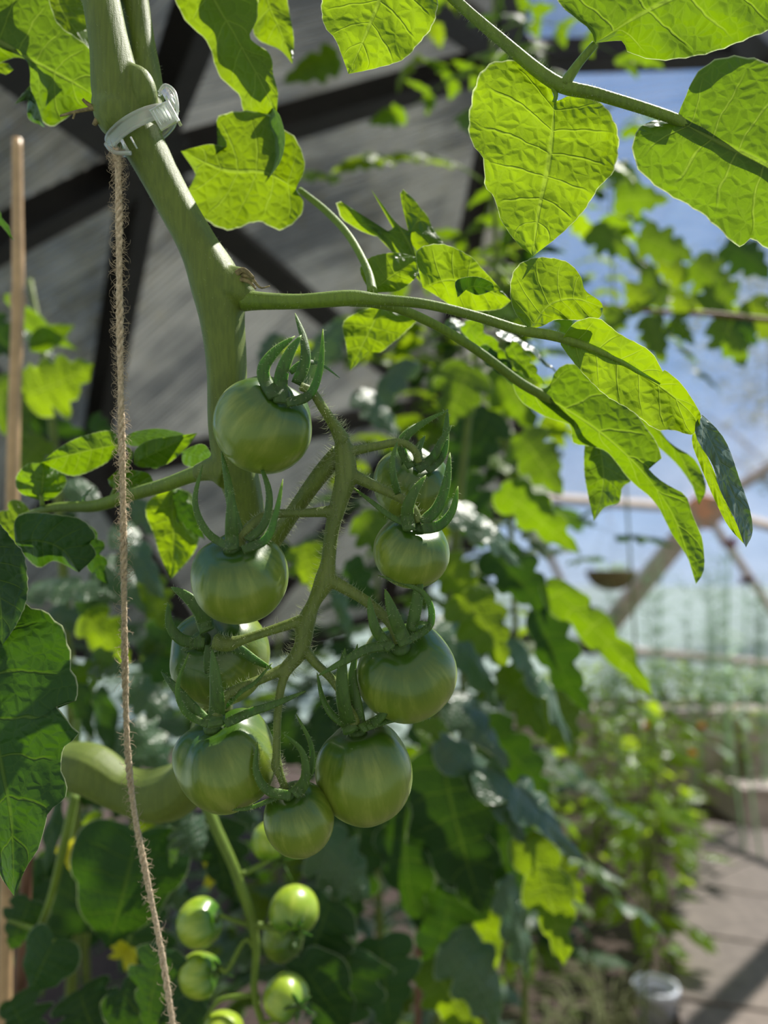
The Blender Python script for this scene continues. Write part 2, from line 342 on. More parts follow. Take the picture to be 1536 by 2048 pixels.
def bed(name, x0, x1, y, h, dep, lb):
    t = thing(name, lb, 'raised bed', ((x0+x1)/2, y, 0))
    m = MB(); box(m, ((x0+x1)/2, y, h/2), x1-x0, .045, h); bevel(m.build('board', M_WOODR, t, smooth=False))
    m = MB(); box(m, ((x0+x1)/2, y+.04, h+.012), x1-x0+.04, .17, .026); bevel(m.build('cap_board', M_WOODR, t, smooth=False))
    m = MB(); box(m, ((x0+x1)/2, y+dep, h/2), x1-x0, .045, h); bevel(m.build('board', M_WOODR, t, smooth=False))
    for x in (x0+.02, x1-.02):
        m = MB(); box(m, (x, y+dep/2, h/2), .045, dep, h); bevel(m.build('board', M_WOODR, t, smooth=False))
    m = MB(); box(m, ((x0+x1)/2, y+dep/2, h-.06), x1-x0-.08, dep-.05, .04); m.build('soil_fill', M_SOIL, t, smooth=False)
bed('raised_bed', .72, 2.55, 4.35, .47, .5, 'tall raised bed with a sunlit wooden top edge at the back of the greenhouse')
bed('raised_bed', 1.78, 2.7, 3.85, .18, .4, 'low wooden raised bed at the end of the slab path')

# ------------------------------------------------------------------ leaf blades
def resample(pts, n):
    S = [Vector(p) for p in smooth_path(pts, max(60, n*3))]; L = [0]
    for i in range(1, len(S)): L.append(L[-1]+(S[i]-S[i-1]).length)
    out = []; j = 0
    for i in range(n):
        s = L[-1]*i/(n-1)
        while j < len(S)-2 and L[j+1] < s: j += 1
        out.append(S[j].lerp(S[j+1], max(0, min(1, (s-L[j])/max(1e-9, L[j+1]-L[j])))))
    return out
def loft(Ls, Rs, Ms, fn, n=44, m=8, seed=0, ser=0.0):
    """Ls, Rs, Ms: 2D left edge, right edge and midrib, each from base to tip. fn(x, y, t, s) -> 3D"""
    A, B, Cc = resample(Ls, n), resample(Rs, n), resample(Ms, n); V = []; U = []; Fc = []
    rw = 2*m+1
    for i in range(n):
        t = i/(n-1)
        for k in range(rw):
            s = (k-m)/m; e = A[i] if s < 0 else B[i]; a = abs(s); a2 = a*(1+(ser*math.sin(i*2.1+seed)*(a > .9)))
            p = Cc[i].lerp(e, a2); V.append(fn(p.x, p.y, t, s)); U.append((s*.5+.5, t))
    for i in range(n-1):
        for k in range(rw-1): a = i*rw+k; Fc.append((a, a+1, a+rw+1, a+rw))
    return V, Fc, U
def traced(L, R, Mi, d0, dt=0, dtt=0, ds=0, fold=0, wav=.0012, n=48, m=9, ser=0.012, seed=0, ext=None):
    """leaf blade whose outline follows the photographed one, laid at its own distance with slope, droop, fold and waves"""
    base, tip = Mi[0], Mi[-1]
    L = [base]+L+[tip]; R = [base]+R+[tip]; sd = random.random()*50
    def fn(x, y, t, s):
        d = d0+dt*t+dtt*t*t+ds*s+fold*abs(s)+wav*math.sin(t*22+abs(s)*-3+sd)*abs(s)+wav*.8*noise.noise(Vector((x*.02, y*.02, sd)))
        if ext: d += ext(t, s)
        return P(x, y, d)
    mb = MB(); mb.add(*loft(L, R, Mi, fn, n, m, sd, ser)); return mb
def outline(style, rnd):
    """unit-length leaflet: base (0,0), tip (1,0); returns left, right, mid edge lists"""
    res = []
    for sg in (1, -1):
        if style == 'oval': p = [(0, 0), (.03, .1), (.15, .26), (.35, .34), (.55, .30), (.75, .19), (.9, .08), (1, 0)]
        elif style == 'heart': p = [(0, 0), (-.07, .12), (-.05, .28), (.1, .4), (.3, .42), (.45, .38), (.5, .33), (.68, .28), (.8, .18), (.86, .13), (1, 0)]
        else:
            j = lambda a: a*rnd.uniform(.85, 1.15)
            p = [(0, 0), (-.03, j(.1)), (.03, j(.24)), (.14, j(.33)), (.22, j(.31)), (.26, j(.22)), (.36, j(.34)), (.47, j(.31)), (.5, j(.2)), (.6, j(.25)), (.7, j(.21)), (.73, j(.12)), (.84, j(.13)), (.92, j(.06)), (1, 0)]
        res.append([(x, y*sg) for x, y in p])
    return res[0], res[1], [(0, 0), (.5, rnd.uniform(-.02, .02)), (1, 0)]
def blade_at(mb, base, tip, wid, nrm, rnd, style='lobed', droop=.15, fold=.12, curl=.1, n=26, m=5):
    base, tip = Vector(base), Vector(tip); X = tip-base; Ln = X.length; X.normalize(); N = Vector(nrm); N = (N-X*N.dot(X)).normalized(); Y = N.cross(X)
    L, R, Mi = outline(style, rnd); k = wid/.68/Ln; sd = rnd.random()*30; bend = rnd.uniform(-.06, .06)
    def fn(x, y, t, s):
        z = droop*4*x*(1-x)*Ln*.5 - fold*abs(y)*k*Ln + .02*Ln*math.sin(t*19-abs(s)*3+sd)*abs(s) - curl*Ln*(y*k)**2*4 + .025*Ln*noise.noise(Vector((x*4, y*4, sd)))
        return base+X*x*Ln+Y*(y*k+bend*4*x*(1-x))*Ln+N*z
    mb.add(*loft(L, R, Mi, fn, n, m, sd, 0))
def leaflet(parent, b, t, wid, d, mat, style='lobed', roll=0, dd=0, tilt=0, droop=.15, fold=.12, name='leaflet', seed=None):
    """b, t: pixel of base and tip; wid in px; d depth at base, dd extra depth at tip; roll turns the blade about its own axis"""
    rnd = random.Random(seed if seed is not None else int(b[0]*7+b[1]*13+t[0]))
    mb = MB(); B = P(b[0], b[1], d); T = P(t[0], t[1], d+dd); X = (T-B).normalized(); N = (-CF-X*(-CF).dot(X)).normalized()
    Na, Nb = Matrix.Rotation(math.radians(roll), 3, X)@N, Matrix.Rotation(math.radians(-roll), 3, X)@N
    N = Na if (mat is not M_LEAFB or Na.z > Nb.z) else Nb          # glossy ones turn their upper side to the sky
    blade_at(mb, B, T, px(wid, d), N, rnd, style, droop, fold)
    return mb.build(name, mat, parent)

# ================================================================== MAIN TOMATO PLANT
D = .285
plant = thing('tomato_plant', 'large in-focus tomato vine whose thick hairy green stem is clipped to the twine', 'tomato plant', P(480, 1100, D))
stem = MB()
S1, R1 = ptube(stem, [(120, -420, .30, 70), (185, -60, .288, 84), (202, 0, .285, 74), (221, 100, .284, 80), (243, 210, .285, 104), (292, 300, .286, 84), (345, 400, .287, 76), (395, 490, .287, 80), (432, 570, .287, 104), (445, 650, .287, 88), (453, 740, .288, 80), (455, 850, .29, 78), (470, 930, .292, 84), (490, 1000, .295, 72), (497, 1080, .30, 68), (470, 1200, .32, 66), (440, 1320, .34, 68), (425, 1440, .37, 74), (395, 1540, .39, 88), (330, 1590, .40, 108), (250, 1580, .405, 88), (180, 1540, .41, 100), (110, 1535, .42, 88), (-40, 1560, .44, 80)], n=150, seg=20, ribs=.03)
S2, R2 = ptube(stem, [(235, -420, .315, 45), (252, -60, .295, 62), (268, -5, .296, 56), (282, 80, .295, 54), (296, 160, .292, 56), (300, 230, .287, 58), (300, 280, .287, 40)], n=40, seg=16)
ptube(stem, [(262, 135, .282, 20), (282, 160, .28, 46), (290, 200, .281, 50), (280, 240, .284, 30)], n=12, seg=14)      # axillary bulge
ptube(stem, [(210, 200, .284, 60), (235, 235, .281, 84), (262, 250, .283, 60)], n=10, seg=14)
ptube(stem, [(440, 560, .285, 70), (470, 580, .283, 72), (500, 600, .283, 42)], n=10, seg=12)
ptube(stem, [(455, 545, .284, 30), (485, 553, .281, 34), (500, 570, .283, 24)], n=8, seg=10)
ptube(stem, [(455, 945, .289, 70), (430, 938, .29, 52), (395, 945, .295, 34)], n=10, seg=12)
stem_o = blend(stem.build('stem', M_STEM, plant), .00075, 5)
hb = MB(); hairs(hb, S1[:90], [r*1.0 for r in R1[:90]], 1700, .0019, .00004); hairs(hb, S2, R2, 1500, .0024, .00004); h = hb.build('fine_hairs', M_HAIR, stem_o); h['kind'] = 'stuff'
# dried flower scar
sc_ = MB()
for a in ([(480, 548, .279, 14), (500, 553, .277, 10), (520, 575, .276, 5), (540, 572, .276, 3)], [(470, 550, .279, 16), (487, 540, .277, 12), (508, 556, .276, 6)], [(462, 556, .28, 12), (495, 562, .277, 9), (512, 578, .277, 4)],
          [(205, 215, .28, 16), (180, 218, .278, 10), (150, 224, .277, 8), (120, 232, .277, 5)], [(195, 222, .28, 14), (172, 205, .278, 8), (165, 198, .277, 6)], [(200, 232, .279, 18), (188, 250, .278, 10)], [(150, 224, .277, 6), (146, 238, .277, 4)]):
    ptube(sc_, a, n=12, seg=6, flat=.5)
sc_.build('dried_flower_scar', M_DRY, plant)
# ------------------------------------------------------------------ truss
truss = MB(); TC = []
def tr(pts, n=22, seg=12): TC.append(ptube(truss, pts, n=n, seg=seg))
tr([(497, 1150, .297, 34), (545, 1085, .287, 34), (590, 1020, .279, 32), (640, 950, .272, 36), (680, 905, .268, 40)], 30)
tr([(684, 868, .264, 20), (687, 900, .265, 40), (692, 950, .265, 44), (678, 1005, .265, 36), (664, 1060, .265, 30), (657, 1120, .265, 30), (650, 1160, .265, 42), (628, 1205, .265, 28), (612, 1245, .265, 38), (606, 1285, .265, 34), (592, 1315, .264, 32), (572, 1335, .263, 26)], 60)
BR = dict(
 T1=[(600, 772, .252, 18), (625, 785, .253, 19), (645, 815, .256, 20), (668, 850, .261, 24), (685, 880, .264, 34)],
 T3=[(700, 903, .265, 22), (750, 893, .268, 18), (800, 885, .271, 17), (828, 900, .272, 16), (838, 925, .273, 16)],
 T4=[(700, 948, .265, 28), (745, 970, .265, 22), (800, 995, .262, 20), (825, 1015, .26, 18), (838, 1045, .26, 18)],
 T2=[(670, 1022, .265, 26), (610, 1026, .262, 18), (550, 1028, .257, 19), (520, 1038, .253, 22), (490, 1065, .249, 24), (474, 1090, .249, 26)],
 T6=[(652, 1155, .265, 30), (700, 1182, .264, 24), (740, 1208, .262, 22), (780, 1245, .26, 22), (800, 1285, .259, 24)],
 T5=[(612, 1238, .265, 26), (550, 1258, .264, 20), (490, 1278, .263, 20), (455, 1288, .263, 32), (430, 1282, .264, 34)],
 T7=[(582, 1330, .263, 24), (530, 1355, .26, 20), (475, 1378, .256, 20), (448, 1395, .254, 22), (434, 1432, .254, 24)],
 T9=[(596, 1318, .264, 20), (568, 1355, .261, 18), (556, 1420, .257, 17), (553, 1510, .253, 17), (553, 1530, .253, 24), (560, 1550, .253, 17), (572, 1580, .254, 16)],
 T8=[(603, 1290, .265, 24), (630, 1325, .265, 19), (665, 1360, .265, 18), (695, 1405, .264, 20), (712, 1452, .262, 22)])
for k, v in BR.items(): tr(v)
truss_o = blend(truss.build('truss_stalk', M_TRUSS, plant), .0004, 4)
hb = MB()
for i, (C, R) in enumerate(TC): hairs(hb, C, R, 9000 if i < 3 else 6000, .0038 if i < 3 else .0026, .00005)
h = hb.build('fine_hairs', M_HAIR, truss_o); h['kind'] = 'stuff'

def tomato(cx, cy, wd, hh, d, cal, sepals, label, mat=M_TOM, lob=.02, nl=5, group='green tomatoes of the in-focus truss', ax=None, fuzz=True, sub=1.0):
    """fruit with its own axis through the calyx; cal is the pixel of the calyx; sepals: (points, width px, depth of tip)"""
    R = px(wd, d)/2; H = px(hh, d)/2; c = P(cx, cy, d)
    off = Vector(((cal[0]-cx)/F*d, (cal[1]-cy)/F*d)); q = min(off.length, R*.97); dz = math.sqrt(max(0, R*R-q*q))*.92
    A = (CR*off.x-CU*off.y-CF*dz*.75).normalized() if ax is None else (CR*ax[0]+CU*ax[1]-CF*ax[2]).normalized()
    Hh = H if abs(A.dot(CU)) > .6 else R*.95
    t = thing('tomato', label, 'tomato', c, group)
    X = A.orthogonal().normalized(); Y = A.cross(X); V = []; U = []; Fc = []; NS, NR = 48, 36
    for i in range(NR+1):
        ph = math.pi*i/NR; zz = math.cos(ph)*Hh*1.0-R*.17*math.exp(-(ph/.42)**2); rr = math.sin(ph)**.93*R if 0 < i < NR else 0
        for k in range(NS+1):
            a = 2*math.pi*k/NS; l = 1+lob*math.cos(nl*a+cx)*math.exp(-((ph-.7)/.8)**2)*2+.01*math.sin(2*a+cx)
            V.append(X*math.cos(a)*rr*l+Y*math.sin(a)*rr*l+A*(zz*(1+lob*.8*math.cos(nl*a+cx)*math.sin(ph)))); U.append((k/NS, i/NR))
    for i in range(NR):
        for k in range(NS): a = i*(NS+1)+k; Fc.append((a, a+NS+1, a+NS+2, a+1))
    mk('flesh', V, Fc, mat, t, U)
    top = c+A*(Hh-R*.15)
    m = MB(); tube(m, [top-A*.001, top+A*.0008, top+A*.0018, top+A*.0026], [R*.2, R*.19, R*.13, R*.07], 14); cal_o = m.build('calyx', M_SEPAL, t)
    for pts, wpx, kk in sepals:
        dtop = (top-CO).dot(CF); Sx = smooth_path([(a, b) for a, b in pts], 16); m = MB(); C = []; W = []
        for i, (a, b) in enumerate(Sx):
            u = i/15; ds_ = dtop-.0012+kk*u+(-.0035*math.sin(u*math.pi))
            # stay in front of the fruit skin
            ox = ((a-cx)/F*d, (b-cy)/F*d); ro = math.hypot(*ox)
            if ro < R*1.02 and kk < .012: ds_ = min(ds_, d-math.sqrt(max(0, (R*1.04)**2-ro*ro))-.0004)
            C.append(P(a, b, ds_)); W.append(px(wpx, ds_)/2*(1.0-.25*max(0, .12-u)*4)*(max(0, 1-u**2.3))**.75+.00012)
        ref = -CF+(C[0]-c).normalized()*.8
        tube(m, C, W, 8, flat=.3, ref=ref); so = m.build('sepal', M_SEPAL, cal_o)
        if fuzz:
            hb = MB(); hairs(hb, C, [w_*.9 for w_ in W], 2200, .0013, .00004); ho = hb; 
            so.data.materials.append(M_HAIR); b0 = len(so.data.vertices)
            # hairs live in the sepal's own mesh
            l = Vector((0, 0, 0)); q2 = cal_o
            while q2 is not None: l = l+Vector(q2.location); q2 = q2.parent
            Vn = [v.co.copy() for v in so.data.vertices]+[v-l for v in ho.V]; Fn = [tuple(p.vertices) for p in so.data.polygons]; k0 = len(Fn); Fn += [tuple(i+b0 for i in f) for f in ho.F]
            me = bpy.data.meshes.new('sepal'); me.from_pydata([tuple(v) for v in Vn], [], Fn); me.materials.append(M_SEPAL); me.materials.append(M_HAIR)
            uvl = me.uv_layers.new(name='UVMap'); UU = m.U+[(.5, .5)]*len(ho.V)
            for p in me.polygons:
                p.use_smooth = True; p.material_index = 1 if p.index >= k0 else 0
                for li in p.loop_indices: uvl.data[li].uv = UU[me.loops[li].vertex_index]
            so.data = me
    return t
tomato(527, 850, 200, 190, .262, (572, 786), [([(548, 795), (526, 745), (548, 705), (590, 672)], 26, .0), ([(560, 805), (563, 750), (580, 705), (603, 670)], 28, -.003), ([(592, 768), (610, 725), (608, 680), (590, 626)], 22, .008), ([(572, 806), (618, 790), (640, 735), (646, 658)], 20, -.002), ([(580, 745), (605, 726), (640, 728), (680, 756)], 13, .012)],
    'uppermost green tomato of the truss, in front of the thick stem, with claw-like sepals')
tomato(480, 1155, 192, 178, .256, (472, 1088), [([(465, 1098), (415, 1065), (390, 1005), (405, 930)], 15, .004), ([(465, 1100), (463, 1060), (462, 1020), (460, 980)], 27, -.004), ([(480, 1070), (465, 1020), (455, 960), (443, 902)], 20, .012), ([(495, 1080), (530, 1045), (538, 985), (517, 920)], 18, .01), ([(485, 1100), (530, 1080), (550, 1035), (566, 958)], 18, .0)],
    'green tomato on the left just below the uppermost one, with tall curled sepals')
tomato(823, 968, 155, 145, .286, (840, 925), [([(822, 935), (803, 890), (840, 850), (897, 820)], 17, .0), ([(835, 940), (865, 915), (885, 880), (903, 850)], 18, -.003), ([(855, 942), (885, 910), (892, 860), (895, 818)], 17, .003), ([(838, 930), (836, 900), (850, 872)], 18, -.001), ([(815, 925), (800, 885), (825, 855), (850, 845)], 13, .008)],
    'half-hidden green tomato at the top right of the truss, behind and above another one')
tomato(823, 1103, 155, 140, .268, (840, 1048), [([(818, 1060), (815, 1020), (828, 985), (852, 950)], 26, -.004), ([(845, 1045), (875, 1015), (893, 965), (900, 905)], 24, .004), ([(845, 1058), (880, 1050), (905, 1020), (916, 972)], 22, -.002), ([(825, 1052), (785, 1035), (745, 1005), (702, 972)], 12, .006), ([(797, 988), (788, 960), (785, 920), (795, 882)], 15, -.002)],
    'small round green tomato on the right of the truss, hanging below the half-hidden one', lob=.01)
tomato(440, 1310, 200, 184, .283, (418, 1272), [([(415, 1262), (402, 1225), (375, 1195), (342, 1174)], 34, -.002), ([(410, 1285), (365, 1280), (340, 1250), (336, 1205)], 24, -.001), ([(430, 1290), (470, 1295), (510, 1320), (548, 1340)], 22, .0), ([(418, 1290), (415, 1330), (418, 1365), (418, 1400)], 16, .001), ([(405, 1275), (385, 1290), (362, 1300)], 20, .002)],
    'shaded green tomato partly behind two others, its calyx facing the camera')
tomato(813, 1345, 200, 190, .27, (800, 1284), [([(782, 1298), (755, 1265), (743, 1230), (738, 1192)], 22, -.003), ([(812, 1290), (795, 1250), (782, 1215), (770, 1178)], 28, -.005), ([(822, 1262), (832, 1215), (838, 1170), (846, 1125)], 24, .006), ([(820, 1280), (862, 1245), (845, 1185), (755, 1150)], 15, .003), ([(785, 1290), (735, 1298), (690, 1322), (635, 1352)], 20, -.006), ([(830, 1250), (845, 1245), (866, 1248)], 10, .0)],
    'glossy green tomato on the right side of the truss, sunlit along its right edge')
tomato(453, 1520, 200, 198, .263, (432, 1438), [([(415, 1450), (372, 1425), (355, 1375), (378, 1305)], 13, -.004), ([(432, 1452), (434, 1400), (430, 1350), (424, 1298)], 36, -.006), ([(415, 1445), (380, 1410), (350, 1375), (322, 1343)], 22, .006), ([(450, 1448), (500, 1425), (550, 1408), (612, 1382)], 18, -.002), ([(450, 1415), (480, 1385), (510, 1365), (545, 1325)], 10, .004)],
    'lower left green tomato of the truss with a broad upright sepal', lob=.05)
tomato(729, 1545, 195, 202, .268, (714, 1450), [([(700, 1455), (665, 1430), (645, 1395), (634, 1345)], 16, .0), ([(702, 1462), (688, 1410), (684, 1350), (690, 1296)], 36, -.006), ([(722, 1455), (712, 1400), (705, 1350), (715, 1288)], 22, .004), ([(722, 1458), (765, 1430), (785, 1370), (784, 1302)], 20, -.003), ([(735, 1455), (780, 1440), (820, 1436), (862, 1437)], 13, .006)],
    'lower right green tomato of the truss, the tallest fruit hanging right of the smallest', lob=.02)
tomato(598, 1638, 140, 150, .258, (582, 1582), [([(582, 1592), (535, 1580), (512, 1540), (515, 1484)], 19, -.002), ([(588, 1590), (610, 1560), (605, 1505), (565, 1465)], 26, -.004), ([(592, 1580), (620, 1545), (622, 1490), (592, 1428)], 16, .004), ([(565, 1590), (530, 1605), (490, 1618), (445, 1618)], 9, .002)],
    'smallest green tomato at the very bottom of the in-focus truss', lob=.0)

# ------------------------------------------------------------------ leaves of the main plant
def stalk(pts, parent=plant, mat=M_STEMB, hair=0, name='leaf_stalk', n=30):
    m = MB(); C, R = ptube(m, pts, n=n, seg=10); o = m.build(name, mat, parent)
    if hair:
        hb = MB(); hairs(hb, C, R, hair, .0014, .00004); h = hb.build('fine_hairs', M_HAIR, o); h['kind'] = 'stuff'
    return o
def edge_fuzz(mbuf, n, m, mb, every=1):
    pass
# top right leaf
k = stalk([(150, -420, .295, 40), (500, -350, .28, 30), (800, -120, .27, 24), (900, -10, .265, 22), (1000, 78, .262, 24), (1110, 165, .258, 28), (1200, 190, .256, 24), (1355, 240, .252, 22), (1450, 290, .25, 18), (1640, 400, .245, 12)], hair=3500, n=50)
stalk([(1128, 170, .257, 24), (1155, 130, .255, 18), (1190, 88, .252, 16)], parent=k, n=12); stalk([(1105, 170, .258, 12), (1112, 190, .259, 9), (1108, 205, .26, 8)], parent=k, n=8)
def tl(*a, mat=M_LEAFY, parent=None, **kw): return traced(*a, **kw).build('leaflet', mat, parent or plant)
tl([(1095, 160), (1060, 132), (1020, 120), (975, 130), (950, 170), (937, 240), (943, 285), (966, 318), (970, 372), (988, 394), (1002, 440), (1035, 487)],
   [(1118, 202), (1140, 192), (1200, 205), (1230, 245), (1238, 290), (1226, 345), (1200, 372), (1165, 425), (1120, 470)],
   [(1108, 195), (1105, 260), (1095, 340), (1078, 420), (1066, 512)], .262, .004, .004, .002, .0, parent=k)
tl([(735, -100), (660, -60), (643, 0), (648, 50), (670, 78), (685, 115)], [(850, -100), (875, -20), (868, 45), (835, 90), (805, 120), (750, 137)], [(800, -150), (765, -20), (735, 60), (697, 148)], .268, .0, .002, .002, .002, parent=k)
tl([(1180, 60), (1150, 35), (1118, 5), (1110, -60), (1200, -160), (1400, -220), (1600, -200)], [(1245, 82), (1255, 103), (1310, 120), (1370, 116), (1430, 103), (1500, 76), (1560, 50), (1650, 0)], [(1190, 86), (1290, 25), (1400, -25), (1550, -60), (1720, -100)], .252, -.008, .0, .006, .003, wav=.0016, parent=k, mat=M_LEAF)
tl([(1370, 195), (1395, 145), (1440, 116), (1500, 115), (1570, 145), (1660, 250)], [(1300, 243), (1268, 272), (1272, 330), (1320, 378), (1400, 425), (1450, 470), (1480, 496), (1500, 478), (1540, 500), (1600, 530), (1650, 520)],
   [(1352, 240), (1450, 290), (1540, 335), (1690, 440)], .251, -.01, .0, .004, .003, parent=k, mat=M_LEAF)
# leaf to the right (long, in focus)
kA = stalk([(490, 600, .283, 46), (520, 602, .281, 36), (600, 603, .278, 30), (700, 596, .275, 32), (760, 600, .274, 24), (850, 608, .272, 20), (950, 632, .27, 20), (1040, 660, .268, 20), (1120, 675, .266, 20), (1220, 712, .265, 12), (1320, 768, .264, 4)], hair=2200, n=50)
stalk([(700, 600, .277, 26), (740, 604, .279, 22), (800, 618, .283, 20), (880, 655, .29, 19), (960, 705, .298, 19), (1040, 765, .306, 20), (1110, 805, .312, 18), (1200, 868, .32, 12)], parent=kA)
stalk([(745, 585, .278, 22), (735, 540, .286, 16), (700, 475, .30, 15), (655, 425, .315, 15), (600, 380, .325, 12)], parent=kA)
tl([(1030, 625), (1020, 580), (1032, 535), (1072, 515), (1130, 522), (1160, 550), (1170, 580), (1200, 602)], [(1085, 652), (1110, 640), (1140, 640), (1175, 640), (1200, 635)], [(1058, 658), (1100, 610), (1150, 598), (1206, 615)], .268, .004, 0, .004, .002, parent=kA)
tl([(1150, 645), (1195, 636), (1240, 668), (1300, 702), (1325, 742), (1330, 740), (1365, 770), (1400, 825), (1400, 838)], [(1122, 690), (1160, 740), (1210, 790), (1260, 820), (1310, 858), (1345, 860), (1385, 870), (1392, 852)],
   [(1125, 676), (1220, 715), (1310, 765), (1372, 815), (1400, 850)], .266, -.002, .0, .003, -.002, parent=kA)
# curled-over tip, dark upper side showing
tl([(1405, 830), (1450, 880), (1480, 960), (1500, 1020), (1505, 1065)], [(1390, 850), (1395, 880), (1425, 930), (1440, 980), (1470, 1040), (1485, 1080)], [(1398, 835), (1430, 900), (1458, 970), (1485, 1030), (1492, 1095)], .264, -.002, .003, -.0032, .0, parent=kA, mat=M_LEAFB)
tl([(1395, 872), (1425, 935), (1445, 985), (1475, 1045)], [(1385, 890), (1400, 930), (1425, 990), (1455, 1050)], [(1385, 865), (1415, 930), (1440, 995), (1488, 1088)], .27, 0, .003, .002, 0, parent=kA)
# second long leaf just behind
tl([(1055, 770), (1100, 775), (1112, 740), (1155, 728), (1225, 775), (1285, 845), (1318, 895), (1320, 925), (1285, 920), (1320, 960), (1370, 990), (1385, 1030), (1405, 1080), (1408, 1140)],
   [(1040, 800), (1095, 835), (1140, 850), (1145, 885), (1175, 892), (1215, 905), (1260, 960), (1310, 1005), (1345, 1070), (1375, 1115)], [(1020, 750), (1100, 800), (1200, 865), (1290, 950), (1350, 1040), (1392, 1168)], .31, -.006, .004, .004, .004, parent=kA, mat=M_LEAF)
tl([(1172, 880), (1168, 940), (1178, 1000)], [(1225, 895), (1262, 955), (1245, 975), (1238, 1005), (1210, 1015)], [(1195, 870), (1205, 930), (1205, 980), (1188, 1042)], .325, .004, 0, .004, .004, parent=kA, mat=M_LEAF)
tl([(1290, 815), (1335, 880), (1390, 920), (1412, 975)], [(1255, 840), (1300, 880), (1355, 930), (1392, 985)], [(1250, 810), (1300, 850), (1360, 910), (1398, 1010)], .335, .0, 0, .004, .004, parent=kA, mat=M_LEAF)
tl([(610, 330), (590, 275), (560, 255), (535, 228), (480, 222), (433, 238), (455, 292), (420, 288)], [(607, 405), (598, 435), (560, 460), (515, 443), (455, 460), (400, 430), (375, 385), (392, 352)], [(592, 378), (530, 345), (450, 340), (362, 302)], .325, .006, 0, .004, .002, parent=kA)
tl([(500, -60), (515, 30), (500, 75), (540, 108), (547, 150), (556, 185)], [(300, -90), (345, -10), (372, 42), (415, 85), (438, 150), (478, 190), (492, 228)], [(380, -160), (420, -20), (470, 70), (520, 160), (553, 228)], .32, 0, 0, .004, .004, parent=plant)
tl([(560, 232), (570, 275), (562, 320)], [(530, 238), (545, 280), (548, 325)], [(545, 215), (560, 260), (558, 310), (538, 356)], .318, 0, 0, .012, 0, parent=plant, mat=M_LEAFB)
tl([(560, -60), (580, 30), (588, 80)], [(470, -60), (500, 40), (515, 78), (560, 100)], [(520, -100), (535, 0), (560, 60), (585, 128)], .33, 0, 0, .004, .004, parent=plant)
# leaflets clustered where the stalk divides
tl([(800, 385), (850, 425), (870, 465), (888, 490), (860, 530)], [(690, 408), (682, 435), (735, 468), (790, 480), (820, 520)], [(848, 572), (820, 490), (780, 430), (742, 378)], .31, .006, 0, .004, .01, parent=kA)
tl([(838, 545), (835, 500), (885, 488), (940, 512), (962, 535), (990, 565)], [(870, 590), (915, 618), (960, 622), (1000, 618)], [(845, 575), (900, 560), (960, 575), (1022, 602)], .295, .004, 0, .004, .003, parent=kA)
tl([(720, 540), (740, 515), (790, 505)], [(760, 585), (800, 580), (835, 550)], [(740, 585), (780, 555), (838, 515)], .30, .004, 0, 0, .002, parent=kA)
tl([(690, 640), (692, 690)], [(835, 630), (810, 665), (780, 690), (760, 705), (745, 700)], [(765, 606), (740, 660), (700, 742)], .33, .004, 0, .004, .002, parent=kA)
tl([(912, 562), (950, 553), (983, 565)], [(925, 578), (955, 590)], [(915, 595), (945, 573), (988, 580)], .285, .002, 0, .003, 0, parent=kA, mat=M_LEAFD)  # dark blade that puts the shadowed fold of the leaflet into colour
for a in (((1000, 660), (1110, 745), 60, .35, M_LEAFB, 60), ((930, 650), (1040, 760), 50, .36, M_LEAF, 45), ((900, 640), (990, 740), 55, .37, M_LEAFB, -40), ((1020, 690), (1090, 770), 40, .34, M_LEAF, 20), ((960, 700), (1080, 790), 45, .35, M_LEAFD, 55)):
    leaflet(kA, a[0], a[1], a[2], a[3], a[4], roll=a[5])
# left leaf from the lower node
kL = stalk([(440, 938, .29, 46), (390, 948, .296, 32), (330, 970, .305, 28), (260, 990, .315, 26), (190, 1012, .325, 24), (110, 1015, .335, 18), (40, 1035, .345, 12)], hair=900)
stalk([(85, 1012, .335, 9), (82, 990, .336, 8), (80, 975, .337, 6)], parent=kL, n=8); stalk([(220, 1000, .322, 9), (250, 940, .325, 10), (262, 905, .328, 8), (238, 890, .33, 6)], parent=kL, n=10)
tl([(225, 862), (180, 868), (130, 888)], [(236, 905), (205, 930), (150, 952), (108, 938)], [(242, 888), (180, 900), (130, 912), (82, 925)], .33, 0, 0, .004, .004, parent=kL, mat=M_LEAF)
tl([(40, 985), (32, 955), (55, 928)], [(110, 995), (133, 965), (120, 935)], [(82, 1002), (85, 970), (88, 926)], .335, 0, 0, .003, .004, parent=kL, mat=M_LEAF)
tl([(265, 865), (310, 857), (350, 862)], [(265, 892), (310, 890), (350, 878)], [(245, 882), (310, 872), (372, 870)], .335, 0, 0, .01, 0, parent=kL, mat=M_LEAFB)
tl([(270, 900), (300, 880), (350, 872)], [(285, 935), (330, 930), (370, 898)], [(268, 928), (320, 900), (395, 866)], .325, 0, 0, .004, .004, parent=kL, mat=M_LEAF)
tl([(240, 940), (280, 942), (300, 950)], [(225, 975), (270, 985), (300, 978)], [(215, 958), (260, 962), (312, 978)], .32, 0, 0, .006, .004, parent=kL, mat=M_LEAF)
tl([(385, 892), (410, 890)], [(370, 930), (410, 935)], [(362, 905), (395, 912), (432, 925)], .32, 0, 0, .01, 0, parent=kL, mat=M_LEAFB)
tl([(30, 1040), (60, 1025), (120, 1030), (165, 1040), (192, 1072), (180, 1085), (192, 1110)], [(55, 1118), (80, 1135), (110, 1122)], [(30, 1085), (80, 1082), (125, 1100), (158, 1145)], .32, -.01, 0, .004, .006, parent=kL, mat=M_LEAFD)
tl([(298, 1000), (292, 1030), (306, 1065), (320, 1110)], [(385, 990), (398, 1040), (400, 1070), (385, 1110)], [(345, 972), (345, 1030), (348, 1090), (342, 1158)], .36, 0, 0, .004, .004, parent=kL, mat=M_LEAFY)
